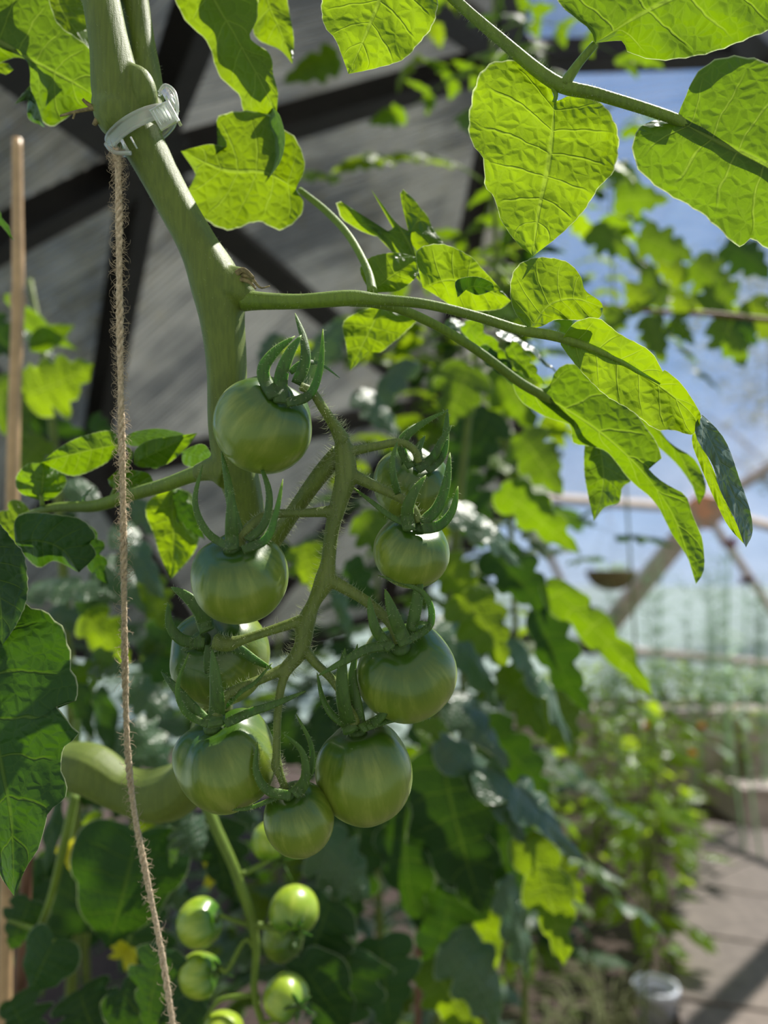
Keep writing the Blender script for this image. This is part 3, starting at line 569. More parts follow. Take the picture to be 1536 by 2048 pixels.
for a in (((350, 985), (410, 1080), 50, .36, M_LEAFD, 20), ((60, 1030), (-30, 1100), 110, .35, M_LEAFY, 0), ((160, 1010), (185, 975), 22, .33, M_LEAFB, 50), ((160, 1060), (215, 1170), 70, .345, M_LEAFD, 20), ((300, 930), (350, 900), 30, .34, M_LEAFD, 20)):
    leaflet(kL, a[0], a[1], a[2], a[3], a[4], roll=a[5])
# upper left leaf
kU = stalk([(120, -380, .30, 40), (-60, -80, .31, 22), (-80, 40, .318, 18), (0, 85, .322, 12), (110, 140, .326, 8)])
tl([(0, -30), (80, -30), (115, 45), (160, 80), (185, 105), (193, 150)], [(-30, 130), (30, 115), (60, 128), (62, 180), (95, 252), (150, 225), (193, 210)], [(-60, 60), (40, 110), (120, 150), (197, 195)], .322, 0, 0, .004, .002, parent=kU, mat=M_LEAF)
tl([(28, 210), (60, 180)], [(55, 232), (80, 250)], [(60, 170), (70, 210), (90, 255)], .32, .006, 0, .004, 0, parent=kU, mat=M_LEAFB)
tl([(50, -20), (65, 10), (105, 48), (112, 75), (150, 88)], [(170, -20), (185, 50), (192, 90)], [(110, -60), (120, 10), (150, 60), (190, 118)], .335, 0, 0, .004, .002, parent=kU, mat=M_LEAFY)
leaflet(kU, (-60, 120), (28, 140), 60, .33, M_LEAFY)
leaflet(kU, (-40, 350), (28, 480), 60, .34, M_LEAFD, roll=50)

# ------------------------------------------------------------------ clip, twine, cane
clip = thing('plant_clip', 'clear frosted plastic plant clip hugging the thick stem just below its fork', 'plant clip', P(285, 262, .284))
ca = (P(300, 310, .2865)-P(238, 200, .2845)).normalized()          # stem axis here
cx_ = ca.cross(CF).normalized(); cy_ = ca.cross(cx_).normalized(); cc_ = P(282, 262, .2855)
m = MB(); V = []; U = []; Fc = []; NS = 56
tilt = lambda a: ca*(.0048*math.cos(a))
e1 = (P(352, 214, .284)-P(212, 292, .284)).normalized(); e3 = ca-e1*ca.dot(e1); e3.normalize(); e2 = e1.cross(e3)
r1, r2 = px(135, .284)/2*1.0, .0105
prof = [(-.0028, 0), (-.0028, .0011), (-.0018, .0011), (-.0014, .0006), (.0014, .0006), (.0018, .0011), (.0028, .0011), (.0028, 0)]
for i in range(NS):
    a = 2*math.pi*i/NS; dr = e1*math.cos(a)*r1+e2*math.sin(a)*r2; u = dr.normalized()
    for h_, t_ in prof: V.append(cc_+dr+e3*h_+u*t_-e3*.001*math.sin(a))
K = len(prof)
for i in range(NS):
    for k_ in range(K): Fc.append((i*K+k_, i*K+(k_+1) % K, ((i+1) % NS)*K+(k_+1) % K, ((i+1) % NS)*K+k_))
m.add(V, Fc); bevel(m.build('ring', M_CLIP, clip), .0002)
Mx = Matrix((e1, e2, e3)).transposed(); fr_ = P(328, 232, .272)
m = MB(); box(m, fr_, .0072, .0016, .0078, Mx)
for q in range(5): box(m, fr_+e1*(-.0024+q*.0012)-CF*.0009, .0004, .0012, .0055, Mx)
box(m, fr_+e1*.0036+e3*.001, .0012, .004, .008, Mx); bevel(m.build('clasp', M_CLIP, clip, smooth=False), .0003)
m = MB()
for off in (0, .0022):
    pts = [(318, 185, .276), (330, 170, .275), (348, 182, .274), (355, 210, .273), (352, 235, .272)]
    S = smooth_path(pts, 16); tube(m, [P(*s)+CF*off+CR*off*-.3 for s in S], [.0006]*16, 8)
box(m, P(338, 195, .276), .0032, .003, .0052, Mx); box(m, P(345, 205, .275), .0016, .004, .006, Mx); m.build('loop', M_CLIP, clip)
m = MB()
S = smooth_path([(212, 288, .279), (222, 300, .277), (236, 306, .276), (262, 306, .275)], 14); tube(m, [P(*s) for s in S], [.0008]*14, 8)
S = smooth_path([(212, 288, .28), (225, 290, .277), (243, 280, .276), (250, 300, .276)], 14); tube(m, [P(*s) for s in S], [.0006]*14, 8)
box(m, P(250, 292, .2755), .0012, .0012, .0042, Mx); box(m, P(268, 286, .2745), .0006, .001, .0046, Mx); m.build('hinge', M_CLIP, clip)

tw = MB(); pts = [(231, 298, .278), (236, 340, .279), (238, 450, .28), (239, 600, .281), (241, 750, .283), (244, 900, .285), (247, 1050, .288), (248, 1200, .291), (250, 1350, .295), (255, 1500, .30), (268, 1620, .305), (290, 1740, .31), (322, 1900, .318), (350, 2080, .325)]
S = [P(*s) for s in smooth_path(pts, 500)]; fr = frames(S, Vector((0, -1, .1))); fz = MB()
for k_ in range(3):
    C = [];
    for i, c in enumerate(S):
        a = i*.42+k_*2.094; C.append(c+(fr[i][1]*math.cos(a)+fr[i][2]*math.sin(a))*.00062*(1+.25*math.sin(i*.11)))
    tube(tw, C, [.00072*(1+.2*noise.noise(Vector((i*.13, k_*9, 0)))) for i in range(len(C))], 7)
rn = random.Random(3)
dens = lambda i: 1.0 if i < 260 else .35
for _ in range(3000):
    i = rn.randrange(1, 498)
    if rn.random() > dens(i): continue
    t, n_, b = fr[i]; a = rn.random()*6.28; d = n_*math.cos(a)+b*math.sin(a); l = rn.uniform(.001, .0042); p = S[i]+d*.001
    q = rn.uniform(-1.0, 1.0); C = [p, p+d*l*.4+t*l*.3*q, p+d*l*.7+t*l*.7*q, p+d*l*.75+t*l*1.1*q]
    tube(fz, C, [.00008, .00007, .00005, .00003], 3, capr=False)
t = thing('garden_twine', 'hairy brown jute twine hanging from the clip down past the tomatoes', 'twine', S[0])
tw.build('cord', M_TWINE, t); o = fz.build('loose_fibres', M_TWINE, t); o['kind'] = 'stuff'

def cane(pts, lb, mat, cat='cane', nodes=(), name='bamboo_cane'):
    m = MB(); SS = smooth_path(pts, 60); C = [P(a, b, d) for a, b, d, q in SS]; R = [px(q, d)/2 for a, b, d, q in SS]
    for nd in nodes:
        for i, s in enumerate(SS):
            R[i] += px(4, s[2])*math.exp(-((s[1]-nd)/9)**2)
    tube(m, C, R, 14); return tag(m.build(name, mat, origin=C[-1]), lb, cat)
cane([(34, 278, .60, 20), (35, 420, .60, 22), (36, 598, .60, 25), (30, 780, .60, 25), (25, 980, .60, 26), (20, 1300, .60, 26), (14, 1700, .60, 27), (5, 2300, .60, 28)], 'pale bamboo cane standing at the left edge, its cut top showing', M_CANE, nodes=(598,))
cane([(842, 1380, .95, 12), (842, 1600, .95, 14), (838, 1800, .95, 14), (835, 2200, .95, 15)], 'thin dark brown cane upright behind the lower right of the truss', M_CANED, nodes=(1620,))
cane([(60, 1640, .52, 20), (50, 1800, .52, 24), (42, 1960, .52, 26), (30, 2200, .52, 28)], 'reddish brown stake in the shaded lower left corner', M_CANED)

# ------------------------------------------------------------------ plant at the left edge, close and dark
pl = thing('tomato_plant', 'dark green tomato foliage reaching in from the left edge, close to the camera', 'tomato plant', P(-220, 1500, .26))
kk = stalk([(-220, 1900, .27, 40), (-200, 1500, .262, 40), (-170, 1100, .262, 36), (-120, 800, .27, 30)], parent=pl, mat=M_STEM, name='stem')
k2 = stalk([(-190, 1350, .262, 26), (-120, 1260, .26, 20), (-40, 1230, .258, 16)], parent=pl)
tl([(20, 1190), (60, 1212), (105, 1232), (135, 1275), (143, 1330), (158, 1395), (115, 1412), (135, 1440), (157, 1468), (125, 1500), (125, 1545), (135, 1590), (98, 1625), (80, 1690), (50, 1740)],
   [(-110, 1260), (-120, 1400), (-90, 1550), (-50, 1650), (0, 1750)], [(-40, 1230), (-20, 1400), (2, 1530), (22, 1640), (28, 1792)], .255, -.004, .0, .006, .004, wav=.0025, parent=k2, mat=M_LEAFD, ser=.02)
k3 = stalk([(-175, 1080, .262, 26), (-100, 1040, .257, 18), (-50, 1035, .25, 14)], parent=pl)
tl([(-10, 1040), (30, 1085), (50, 1115), (55, 1190), (35, 1245)], [(-100, 1080), (-90, 1180), (-40, 1260)], [(-50, 1035), (-20, 1120), (0, 1200), (5, 1290)], .248, -.004, .0, .008, .004, parent=k3, mat=M_LEAFD, ser=.02)

# ------------------------------------------------------------------ lower left plant with the distant truss
lp = thing('tomato_plant', 'blurred lower tomato vine with its own small green truss near the bottom edge', 'tomato plant', P(430, 2250, .47))
ls = stalk([(395, 1560, .46, 24), (425, 1640, .455, 22), (470, 1740, .45, 20), (500, 1830, .45, 20), (512, 1900, .45, 16), (508, 1980, .45, 14), (525, 2048, .45, 12), (560, 2150, .45, 10)], parent=lp, mat=M_STEMB, name='truss_stalk')
for b in ([(500, 1845, .45, 14), (550, 1858, .448, 12), (588, 1862, .444, 10)], [(498, 1850, .45, 12), (460, 1838, .446, 9), (440, 1830, .444, 8)], [(512, 1900, .45, 10), (490, 1880, .447, 9), (455, 1940, .444, 10), (440, 1935, .444, 9)], [(525, 2048, .45, 10), (560, 2035, .446, 9), (590, 2015, .443, 8)], [(480, 1750, .45, 12), (530, 1725, .46, 10), (560, 1700, .465, 9)], [(505, 1990, .45, 10), (440, 2000, .45, 9), (410, 2040, .45, 8)]):
    stalk(b, parent=lp, name='fruit_stalk', n=12)
def star(cx, cy, n, r, rot=0):
    out = []
    for i in range(n):
        a = rot+i*2*math.pi/n; out.append(([(cx, cy), (cx+math.cos(a)*r*.5, cy+math.sin(a)*r*.5), (cx+math.cos(a)*r, cy+math.sin(a)*r+4)], 9, -.004))
    return out
gl = 'small green tomatoes of the lower truss'
tomato(400, 1845, 94, 112, .447, (440, 1825), [], 'blurred oval green tomato, upper left fruit of the lower truss', M_TOMB, group=gl, ax=(.8, .3, .2), fuzz=False)
tomato(398, 1948, 84, 98, .452, (440, 1940), star(440, 1940, 5, 28, .4), 'blurred lobed green tomato, directly below the oval one in the lower truss', M_TOMB, lob=.09, nl=3, group=gl, fuzz=False)
tomato(588, 1822, 100, 96, .45, (592, 1862), star(592, 1862, 5, 34, .2), 'blurred green tomato with a sunlit top, right side of the lower truss', M_TOMB, group=gl, ax=(0, -.6, .6), fuzz=False)
tomato(571, 1995, 90, 84, .45, (598, 2012), star(598, 2012, 5, 34, .5), 'blurred green tomato near the bottom edge, right of the lower truss stalk', M_TOMB, lob=.05, group=gl, ax=(.6, -.5, .4), fuzz=False)
tomato(545, 1682, 84, 78, .47, (560, 1720), star(562, 1722, 5, 44, 1.0), 'pale blurred green tomato peeping out behind the smallest fruit of the in-focus truss', M_TOMB, group=gl, ax=(.2, -.8, .3), fuzz=False)
tomato(448, 2056, 80, 60, .45, (440, 2090), [], 'blurred green tomato cut off by the bottom edge', M_TOMB, group=gl, fuzz=False)
tomato(566, 1878, 84, 80, .49, (590, 1880), [], 'dark blurred tomato in shade behind the right side of the lower truss', M_TOM, group=gl, fuzz=False)
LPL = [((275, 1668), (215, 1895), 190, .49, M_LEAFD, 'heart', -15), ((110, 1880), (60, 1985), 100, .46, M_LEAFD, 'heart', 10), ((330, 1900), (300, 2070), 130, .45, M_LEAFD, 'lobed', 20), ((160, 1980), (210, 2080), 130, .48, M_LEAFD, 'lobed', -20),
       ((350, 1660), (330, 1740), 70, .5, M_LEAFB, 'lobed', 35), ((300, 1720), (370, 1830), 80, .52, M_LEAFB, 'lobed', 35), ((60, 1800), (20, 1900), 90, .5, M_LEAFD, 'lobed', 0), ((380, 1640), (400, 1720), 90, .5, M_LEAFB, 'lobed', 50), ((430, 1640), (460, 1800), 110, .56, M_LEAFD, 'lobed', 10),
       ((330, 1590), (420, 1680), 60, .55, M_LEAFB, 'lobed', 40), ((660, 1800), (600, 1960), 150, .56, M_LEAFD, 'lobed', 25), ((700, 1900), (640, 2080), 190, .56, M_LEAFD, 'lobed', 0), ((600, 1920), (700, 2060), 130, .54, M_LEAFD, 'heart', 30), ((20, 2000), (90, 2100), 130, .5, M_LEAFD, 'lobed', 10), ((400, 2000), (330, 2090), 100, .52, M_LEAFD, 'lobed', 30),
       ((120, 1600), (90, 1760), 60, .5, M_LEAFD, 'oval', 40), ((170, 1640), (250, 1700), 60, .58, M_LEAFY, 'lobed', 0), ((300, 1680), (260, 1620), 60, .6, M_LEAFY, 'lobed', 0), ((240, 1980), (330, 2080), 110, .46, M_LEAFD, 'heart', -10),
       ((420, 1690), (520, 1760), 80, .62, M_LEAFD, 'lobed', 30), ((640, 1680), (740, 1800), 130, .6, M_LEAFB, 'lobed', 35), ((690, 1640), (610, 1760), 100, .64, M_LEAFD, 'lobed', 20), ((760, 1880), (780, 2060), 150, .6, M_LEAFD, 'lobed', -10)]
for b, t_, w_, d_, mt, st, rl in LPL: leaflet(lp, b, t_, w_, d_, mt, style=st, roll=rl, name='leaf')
stalk([(20, 1840, .5, 10), (70, 1860, .49, 9), (110, 1882, .46, 8)], parent=lp); stalk([(150, 1560, .47, 16), (150, 1500, .47, 18), (155, 1440, .48, 16)], parent=lp)
stalk([(150, 1590, .47, 18), (130, 1680, .47, 18), (100, 1800, .48, 14), (60, 1900, .48, 14)], parent=lp)

# ------------------------------------------------------------------ mid-distance plant on the left
mp = thing('tomato_plant', 'blurred tomato foliage on the left between the bamboo cane and the twine', 'tomato plant', P(120, 2300, .75))
stalk([(130, 2300, .75, 24), (150, 1700, .72, 22), (130, 1200, .7, 20), (100, 800, .72, 16), (60, 560, .75, 10)], parent=mp, mat=M_STEM, name='stem')
MPL = [((50, 790), (188, 728), 130, .66, M_LEAFY, 'lobed', 0), ((60, 700), (150, 650), 50, .7, M_LEAF, 'oval', 40), ((10, 590), (160, 700), 50, .7, M_LEAF, 'oval', 30), ((-30, 640), (40, 720), 80, .72, M_LEAFD, 'lobed', 0), ((50, 660), (110, 720), 40, .72, M_LEAFB, 'oval', 60),
       ((-20, 760), (60, 900), 120, .74, M_LEAF, 'lobed', 10), ((60, 840), (180, 870), 60, .76, M_LEAFD, 'lobed', 20), ((90, 880), (30, 960), 70, .7, M_LEAFY, 'lobed', 0), ((180, 840), (240, 880), 50, .75, M_LEAFD, 'lobed', 20), ((130, 960), (210, 1020), 60, .6, M_LEAFB, 'oval', 40),
       ((60, 1180), (240, 1200), 90, .6, M_LEAFB, 'lobed', 55), ((240, 1050), (330, 1200), 90, .55, M_LEAFB, 'lobed', 50), ((210, 1120), (300, 1230), 80, .6, M_LEAFB, 'lobed', -45), ((290, 1160), (330, 1260), 80, .6, M_LEAFY, 'lobed', 0), ((170, 1230), (260, 1330), 90, .62, M_LEAFY, 'lobed', 0),
       ((100, 1220), (180, 1260), 70, .65, M_LEAFB, 'lobed', 50), ((260, 1370), (350, 1440), 90, .6, M_LEAFB, 'lobed', 45), ((270, 1440), (340, 1560), 90, .62, M_LEAFB, 'lobed', 50), ((140, 1330), (190, 1480), 60, .62, M_LEAFD, 'lobed', 0), ((200, 1370), (220, 1530), 60, .66, M_LEAFD, 'oval', 20),
       ((180, 1320), (250, 1350), 60, .55, M_LEAFB, 'lobed', 30), ((150, 1360), (210, 1320), 50, .55, M_LEAF, 'lobed', 30), ((210, 1300), (180, 1380), 50, .55, M_LEAF, 'lobed', 10), ((340, 1240), (300, 1400), 110, .7, M_LEAFD, 'lobed', 10), ((280, 1300), (380, 1340), 80, .7, M_LEAF, 'lobed', 30),
       ((220, 1160), (140, 1250), 90, .72, M_LEAFD, 'lobed', 10), ((110, 1050), (200, 1120), 90, .7, M_LEAFD, 'lobed', 10), ((260, 1000), (330, 1090), 70, .7, M_LEAFB, 'lobed', 50), ((60, 1480), (200, 1620), 120, .72, M_LEAFD, 'lobed', 20), ((220, 1480), (330, 1520), 90, .74, M_LEAFB, 'lobed', 40), ((0, 1700), (120, 1840), 150, .7, M_LEAFD, 'lobed', 20), ((130, 1720), (60, 1960), 180, .7, M_LEAFD, 'lobed', 10), ((250, 1800), (300, 2000), 180, .66, M_LEAFD, 'lobed', 20)]
for b, t_, w_, d_, mt, st, rl in MPL: leaflet(mp, b, t_, w_, d_, mt, style=st, roll=rl, name='leaf')

# ------------------------------------------------------------------ right-centre plant with big drooping leaves
rp = thing('tomato_plant', 'tomato plant right behind the truss with long drooping leaves shining white on top', 'tomato plant', P(900, 2400, .8))
stalk([(900, 2400, .8, 26), (880, 2000, .78, 24), (860, 1600, .76, 22), (900, 1200, .75, 20), (930, 900, .75, 16), (960, 650, .78, 10)], parent=rp, mat=M_STEM, name='stem')
RPL = [((840, 1440), (975, 1600), 75, .62, M_LEAFY, 'lobed', -50), ((880, 1480), (1055, 1700), 110, .60, M_LEAFB, 'lobed', 55), ((950, 1545), (1172, 1728), 95, .58, M_LEAFB, 'lobed', 62), ((985, 1600), (990, 1510), 70, .6, M_LEAFB, 'heart', 50), ((1040, 1560), (1130, 1680), 60, .6, M_LEAFB, 'lobed', 50),
       ((1055, 1675), (1130, 1935), 110, .60, M_LEAFY, 'lobed', 0), ((1100, 1720), (1168, 1810), 60, .61, M_LEAFY, 'lobed', 0), ((880, 1500), (975, 1840), 210, .66, M_LEAFD, 'lobed', 0), ((820, 1560), (840, 1860), 150, .72, M_LEAFD, 'lobed', 15), ((1010, 1640), (1050, 1850), 120, .7, M_LEAFD, 'lobed', 10), ((1010, 1760), (1060, 1960), 90, .68, M_LEAFB, 'lobed', 40),
       ((980, 1800), (990, 1960), 60, .74, M_LEAFY, 'oval', 20), ((900, 1780), (860, 1960), 150, .72, M_LEAFD, 'lobed', 20), ((900, 1880), (1000, 2060), 140, .66, M_LEAFB, 'lobed', 35), ((860, 1920), (960, 2080), 120, .7, M_LEAFY, 'lobed', 0), ((740, 1600), (700, 1850), 150, .8, M_LEAFD, 'lobed', 20),
       ((1095, 1170), (1308, 1400), 80, .66, M_LEAF, 'lobed', 25), ((1010, 1280), (1142, 1515), 80, .64, M_LEAFB, 'lobed', 60), ((1020, 1330), (1090, 1480), 100, .66, M_LEAFY, 'lobed', -20), ((1080, 1220), (1180, 1430), 110, .7, M_LEAFD, 'lobed', 40), ((1100, 1380), (1150, 1520), 110, .72, M_LEAFY, 'lobed', 0),
       ((920, 1190), (1010, 1340), 120, .62, M_LEAFY, 'lobed', 0), ((880, 1240), (1000, 1420), 110, .66, M_LEAFB, 'lobed', 50), ((900, 1010), (1045, 1140), 90, .6, M_LEAFB, 'lobed', 45), ((1000, 980), (1160, 1110), 90, .7, M_LEAF, 'lobed', 30), ((1040, 870), (1125, 990), 100, .7, M_LEAF, 'lobed', 0), ((980, 1100), (1100, 1230), 110, .7, M_LEAFD, 'lobed', 10),
       ((900, 1400), (1020, 1540), 110, .7, M_LEAFB, 'lobed', 45), ((950, 1450), (1100, 1600), 120, .75, M_LEAFD, 'lobed', 10), ((880, 1120), (960, 1210), 90, .72, M_LEAFY, 'lobed', 0), ((720, 780), (800, 880), 90, .7, M_LEAFB, 'lobed', 45), ((820, 720), (740, 850), 100, .74, M_LEAFB, 'lobed', 50), ((940, 730), (880, 860), 110, .72, M_LEAF, 'lobed', 0),
       ((600, 1090), (640, 1190), 90, .62, M_LEAFY, 'lobed', 0), ((560, 1080), (520, 1180), 70, .66, M_LEAFD, 'lobed', 0), ((720, 1030), (790, 1110), 80, .66, M_LEAF, 'lobed', 0), ((700, 1120), (760, 1220), 70, .66, M_LEAFD, 'lobed', 30), ((650, 1150), (700, 1300), 50, .68, M_LEAFB, 'lobed', 50),
       ((540, 1440), (640, 1540), 110, .7, M_LEAFD, 'lobed', 10), ((690, 640), (600, 780), 110, .8, M_LEAFB, 'lobed', 40), ((560, 670), (520, 740), 70, .8, M_LEAFB, 'lobed', 30), ((980, 820), (900, 960), 130, .8, M_LEAFD, 'lobed', 10), ((900, 960), (970, 1100), 120, .8, M_LEAFD, 'lobed', 10), ((1000, 730), (1070, 860), 110, .8, M_LEAF, 'lobed', 10), ((830, 1400), (900, 1560), 110, .8, M_LEAFD, 'lobed', 30)]
for b, t_, w_, d_, mt, st, rl in RPL: leaflet(rp, b, t_, w_, d_, mt, style=st, roll=rl, name='leaf')

# ------------------------------------------------------------------ generic tomato plants behind, made of compound leaves
def compound_mesh(seed, mat):
    rnd = random.Random(seed); mb = MB(); L = .24
    path = [(L*u, .02*math.sin(u*3+seed), .03*math.sin(u*2.2)-.10*u*u, .0016*(1.2-u)) for u in [0, .2, .4, .6, .8, 1]]
    C, R = wtube(mb, path, 18, 5)
    mb.U = [(.5, .5)]*len(mb.V)
    for u, ln in ((.32, .055), (.55, .075), (.78, .075)):
        c = C[int(u*17)]
        for sg in (1, -1):
            d = Vector((.55, sg*.8, rnd.uniform(-.45, -.05))).normalized(); l = ln*rnd.uniform(.8, 1.15)
            blade_at(mb, c+d*.006, c+d*l, l*.5, Vector((rnd.uniform(-.3, .3), rnd.uniform(-.3, .3), 1)), rnd, 'lobed', .2, .2, n=16, m=3)
    c = C[-1]; blade_at(mb, c, c+Vector((.085, 0, -.045)), .055, Vector((.3, rnd.uniform(-.3, .3), 1)), rnd, 'lobed', .2, .2, n=18, m=3)
    me = bpy.data.meshes.new('leaf'); me.from_pydata([tuple(v) for v in mb.V], [], mb.F)
    l_ = me.uv_layers.new(name='UVMap')
    for p in me.polygons:
        p.use_smooth = True
        for li in p.loop_indices: l_.data[li].uv = mb.U[me.loops[li].vertex_index]
    me.materials.append(mat); return me
CM = [compound_mesh(i, [M_LEAFY, M_LEAF, M_LEAFD, M_LEAFB][i % 4]) for i in range(8)]
def gen_plant(x, y, z0, z1, n, lb, seed, rad=1.0, scale=1.0, bias=None, group=None, pal=(0, 1, 2, 3, 4, 5, 6, 7)):
    rnd = random.Random(seed); t = thing('tomato_plant', lb, 'tomato plant', (x, y, 0), group)
    m = MB(); wtube(m, [(x, y, 0, .008*rad), (x+.02, y+.01, z0*.6, .007*rad), (x-.01, y, (z0+z1)/2, .006*rad), (x, y, z1, .003*rad)], 20, 8); m.build('stem', M_STEM, t)
    for i in range(n):
        o = bpy.data.objects.new('leaf', CM[rnd.choice(pal)]); COL.objects.link(o); o.parent = t
        z = z0+(z1-z0)*(i+rnd.random())/n; a = rnd.uniform(-math.pi, math.pi) if bias is None else rnd.gauss(bias, 1.0)
        o.location = (rnd.uniform(-.01, .01), rnd.uniform(-.01, .01), z); s = scale*rnd.uniform(.75, 1.2)
        o.rotation_euler = (rnd.uniform(-.4, .4), rnd.uniform(-.5, .5), a); o.scale = (s, s, s)
    return t
# x, y from photo column and distance
def gx(pxx, d): return (pxx-768)/F*d
gen_plant(gx(760, 1.15), 1.15, .55, 1.35, 34, 'blurred tomato plant directly behind the truss, full of leaves', 11)
gen_plant(gx(930, 1.2), 1.2, .85, 1.62, 38, 'blurred tomato plant behind the long drooping leaves right of the truss', 12, scale=.88)
gen_plant(gx(1010, 1.0), 1.0, 1.5, 2.15, 34, 'tall blurred tomato plant behind the sharp heart-shaped leaf at the top', 13, rad=.6, scale=.85, pal=(0, 1, 1, 2, 4, 5))
gen_plant(gx(560, 1.5), 1.5, .4, 1.15, 30, 'dim blurred tomato plant low behind the smallest tomato', 14, pal=(2, 3, 6, 7))
gen_plant(gx(960, 1.6), 1.6, .3, .95, 26, 'blurred tomato plant low on the right beside the pepper bushes', 15, scale=.75)
gen_plant(gx(200, 1.15), 1.15, .5, 1.15, 30, 'dim blurred tomato plant on the left behind the twine', 16, pal=(2, 3, 6, 7, 1))
gen_plant(gx(1250, 1.35), 1.35, 1.55, 2.1, 16, 'sparse blurred tomato shoot against the blue sky at the upper right', 17, rad=.3, scale=.7, pal=(0, 1, 4, 5))
gen_plant(gx(840, 1.9), 1.9, .2, .9, 28, 'dark blurred tomato plant low in the middle behind the thin cane', 18, pal=(2, 3, 6, 7))
# overhanging vine crossing the sky at the right
ov = thing('tomato_plant', 'dark thin vine crossing the blue sky at the right edge with hanging lobed leaves', 'tomato plant', P(1700, 650, .95))
stalk([(1760, 665, .95, 14), (1536, 640, .95, 11), (1420, 628, .95, 11), (1300, 622, .96, 10), (1200, 610, .98, 8)], parent=ov, mat=M_CANED, name='stem')
for b, t_, w_, d_, mt, st, rl in [((1300, 630), (1330, 730), 70, .95, M_LEAF, 'lobed', 0), ((1340, 640), (1390, 690), 40, .95, M_LEAF, 'lobed', 30), ((1440, 635), (1490, 735), 90, .95, M_LEAF, 'lobed', 0), ((1470, 640), (1515, 690), 50, .95, M_LEAFD, 'lobed', 20), ((1380, 630), (1340, 580), 60, .95, M_LEAFY, 'lobed', 0), ((1420, 628), (1480, 560), 90, .98, M_LEAF, 'lobed', 0),
        ((1240, 615), (1200, 680), 60, .96, M_LEAF, 'lobed', 0), ((1290, 620), (1250, 560), 70, .96, M_LEAFY, 'lobed', 0), ((1330, 610), (1230, 480), 60, 1.0, M_LEAF, 'lobed', 20), ((1230, 400), (1340, 400), 70, .95, M_LEAF, 'lobed', 10), ((1280, 470), (1390, 520), 80, .95, M_LEAF, 'lobed', 0), ((1390, 520), (1470, 590), 90, 1.0, M_LEAF, 'lobed', 0), ((1450, 490), (1540, 560), 90, 1.05, M_LEAFD, 'lobed', 0),
        ((1230, 330), (1280, 390), 60, 1.0, M_LEAF, 'lobed', 0), ((1180, 460), (1260, 520), 70, .95, M_LEAF, 'lobed', 0), ((1250, 120), (1275, 160), 22, .95, M_LEAF, 'oval', 0), ((1500, 600), (1560, 700), 80, 1.0, M_LEAFY, 'lobed', 0), ((1370, 560), (1300, 510), 60, 1.0, M_LEAFY, 'lobed', 0)]:
    leaflet(ov, b, t_, w_, d_, mt, style=st, roll=rl, name='leaf')

# ------------------------------------------------------------------ yellow blossom clusters low down
for cx, cy, d_, lb in ((700+10, 1690, .8, 'bright yellow tomato blossom glowing behind the smallest tomato'), (255, 1900, .6, 'yellow tomato blossom low in the shade left of the twine'), (430, 1740, .62, 'yellow tomato blossom behind the lower truss stalk'), (870, 1700, .85, 'bright yellow blossom just right of the thin dark cane'), (140, 1700, .6, 'yellow tomato blossom by the tip of the big left leaf')):
    t = thing('tomato_blossom', lb, 'flower', P(cx, cy, d_), 'yellow tomato blossoms'); m = MB(); c = P(cx, cy, d_); rnd = random.Random(cx)
    for k_ in range(6):
        a = k_*math.pi/3+rnd.random(); dr = (CR*math.cos(a)+CU*math.sin(a)-CF*.4).normalized(); blade_at(m, c, c+dr*.015, .008, -CF, rnd, 'oval', n=10, m=3)
    m.build('petals', M_YEL, t); m = MB(); wtube(m, [tuple(c+CF*.002)+(.0012,), tuple(c+CF*.01+CU*.02)+(.001,), tuple(c+CF*.015+CU*.045)+(.001,)], 8, 6); m.build('flower_stalk', M_STEMB, t)

# ------------------------------------------------------------------ pepper bushes by the path
def bush(x, y, h, r, n, lb, seed, mat=M_PEP, leaf=.1, name='pepper_plant', cat='plant', group=None, z0=.12, style='oval'):
    rnd = random.Random(seed); t = thing(name, lb, cat, (x, y, 0), group); m = MB(); st = MB()
    wtube(st, [(x, y, 0, .009), (x+.01, y, h*.4, .007), (x, y, h*.8, .004)], 10, 7)
    for i in range(n):
        a = rnd.uniform(0, 6.283); u = rnd.random()**.6; zz = z0+(h-z0)*rnd.random()**.7; rr = r*u*(1-.4*abs(zz/h-.55))
        c = Vector((x+math.cos(a)*rr, y+math.sin(a)*rr, zz)); d = Vector((math.cos(a), math.sin(a), rnd.uniform(-.9, .1))).normalized(); l = leaf*rnd.uniform(.6, 1.2)
        blade_at(m, c, c+d*l, l*.5, Vector((rnd.uniform(-.5, .5), rnd.uniform(-.5, .5), 1)), rnd, style, .15, .25, n=9, m=3)
        if i % 5 == 0: wtube(st, [(x, y, zz*.6, .003), tuple((Vector((x, y, zz*.75))+c)/2)+(.0025,), tuple(c)+(.0015,)], 5, 5)
    m.build('foliage', mat, t); st.build('stem', M_STEM, t); return t
bush(gx(1275, 2.5), 2.5, .55, .18, 75, 'glossy-leaved pepper bush nearest the camera, beside the middle of the slab path', 21)
bush(gx(1180, 2.75), 2.8, .68, .24, 85, 'glossy pepper bush in the middle of the row, full of bright reflections', 22)
bush(gx(1300, 3.1), 3.2, .72, .26, 95, 'broad pepper bush next to the far slabs of the path', 23)
bush(gx(1190, 3.6), 3.65, .82, .28, 95, 'pepper bush at the back of the row just in front of the tall raised bed', 24)
bush(gx(1330, 3.85), 3.95, .62, .22, 70, 'pepper bush where the slab path ends', 25)
bush(gx(1020, 2.3), 2.35, .55, .16, 45, 'pepper bush in shade left of the row, behind the hanging yellow-green leaf', 26)
bush(gx(1300, 2.4), 2.42, .16, .07, 22, 'small pale green seedling on the soil just above the white pot', 27, leaf=.06, name='seedling', z0=.04)
bush(gx(1500, 3.95), 4.15, .55, .16, 90, 'bright yellow-green plant in the low raised bed at the right edge', 28, leaf=.06, z0=.15)
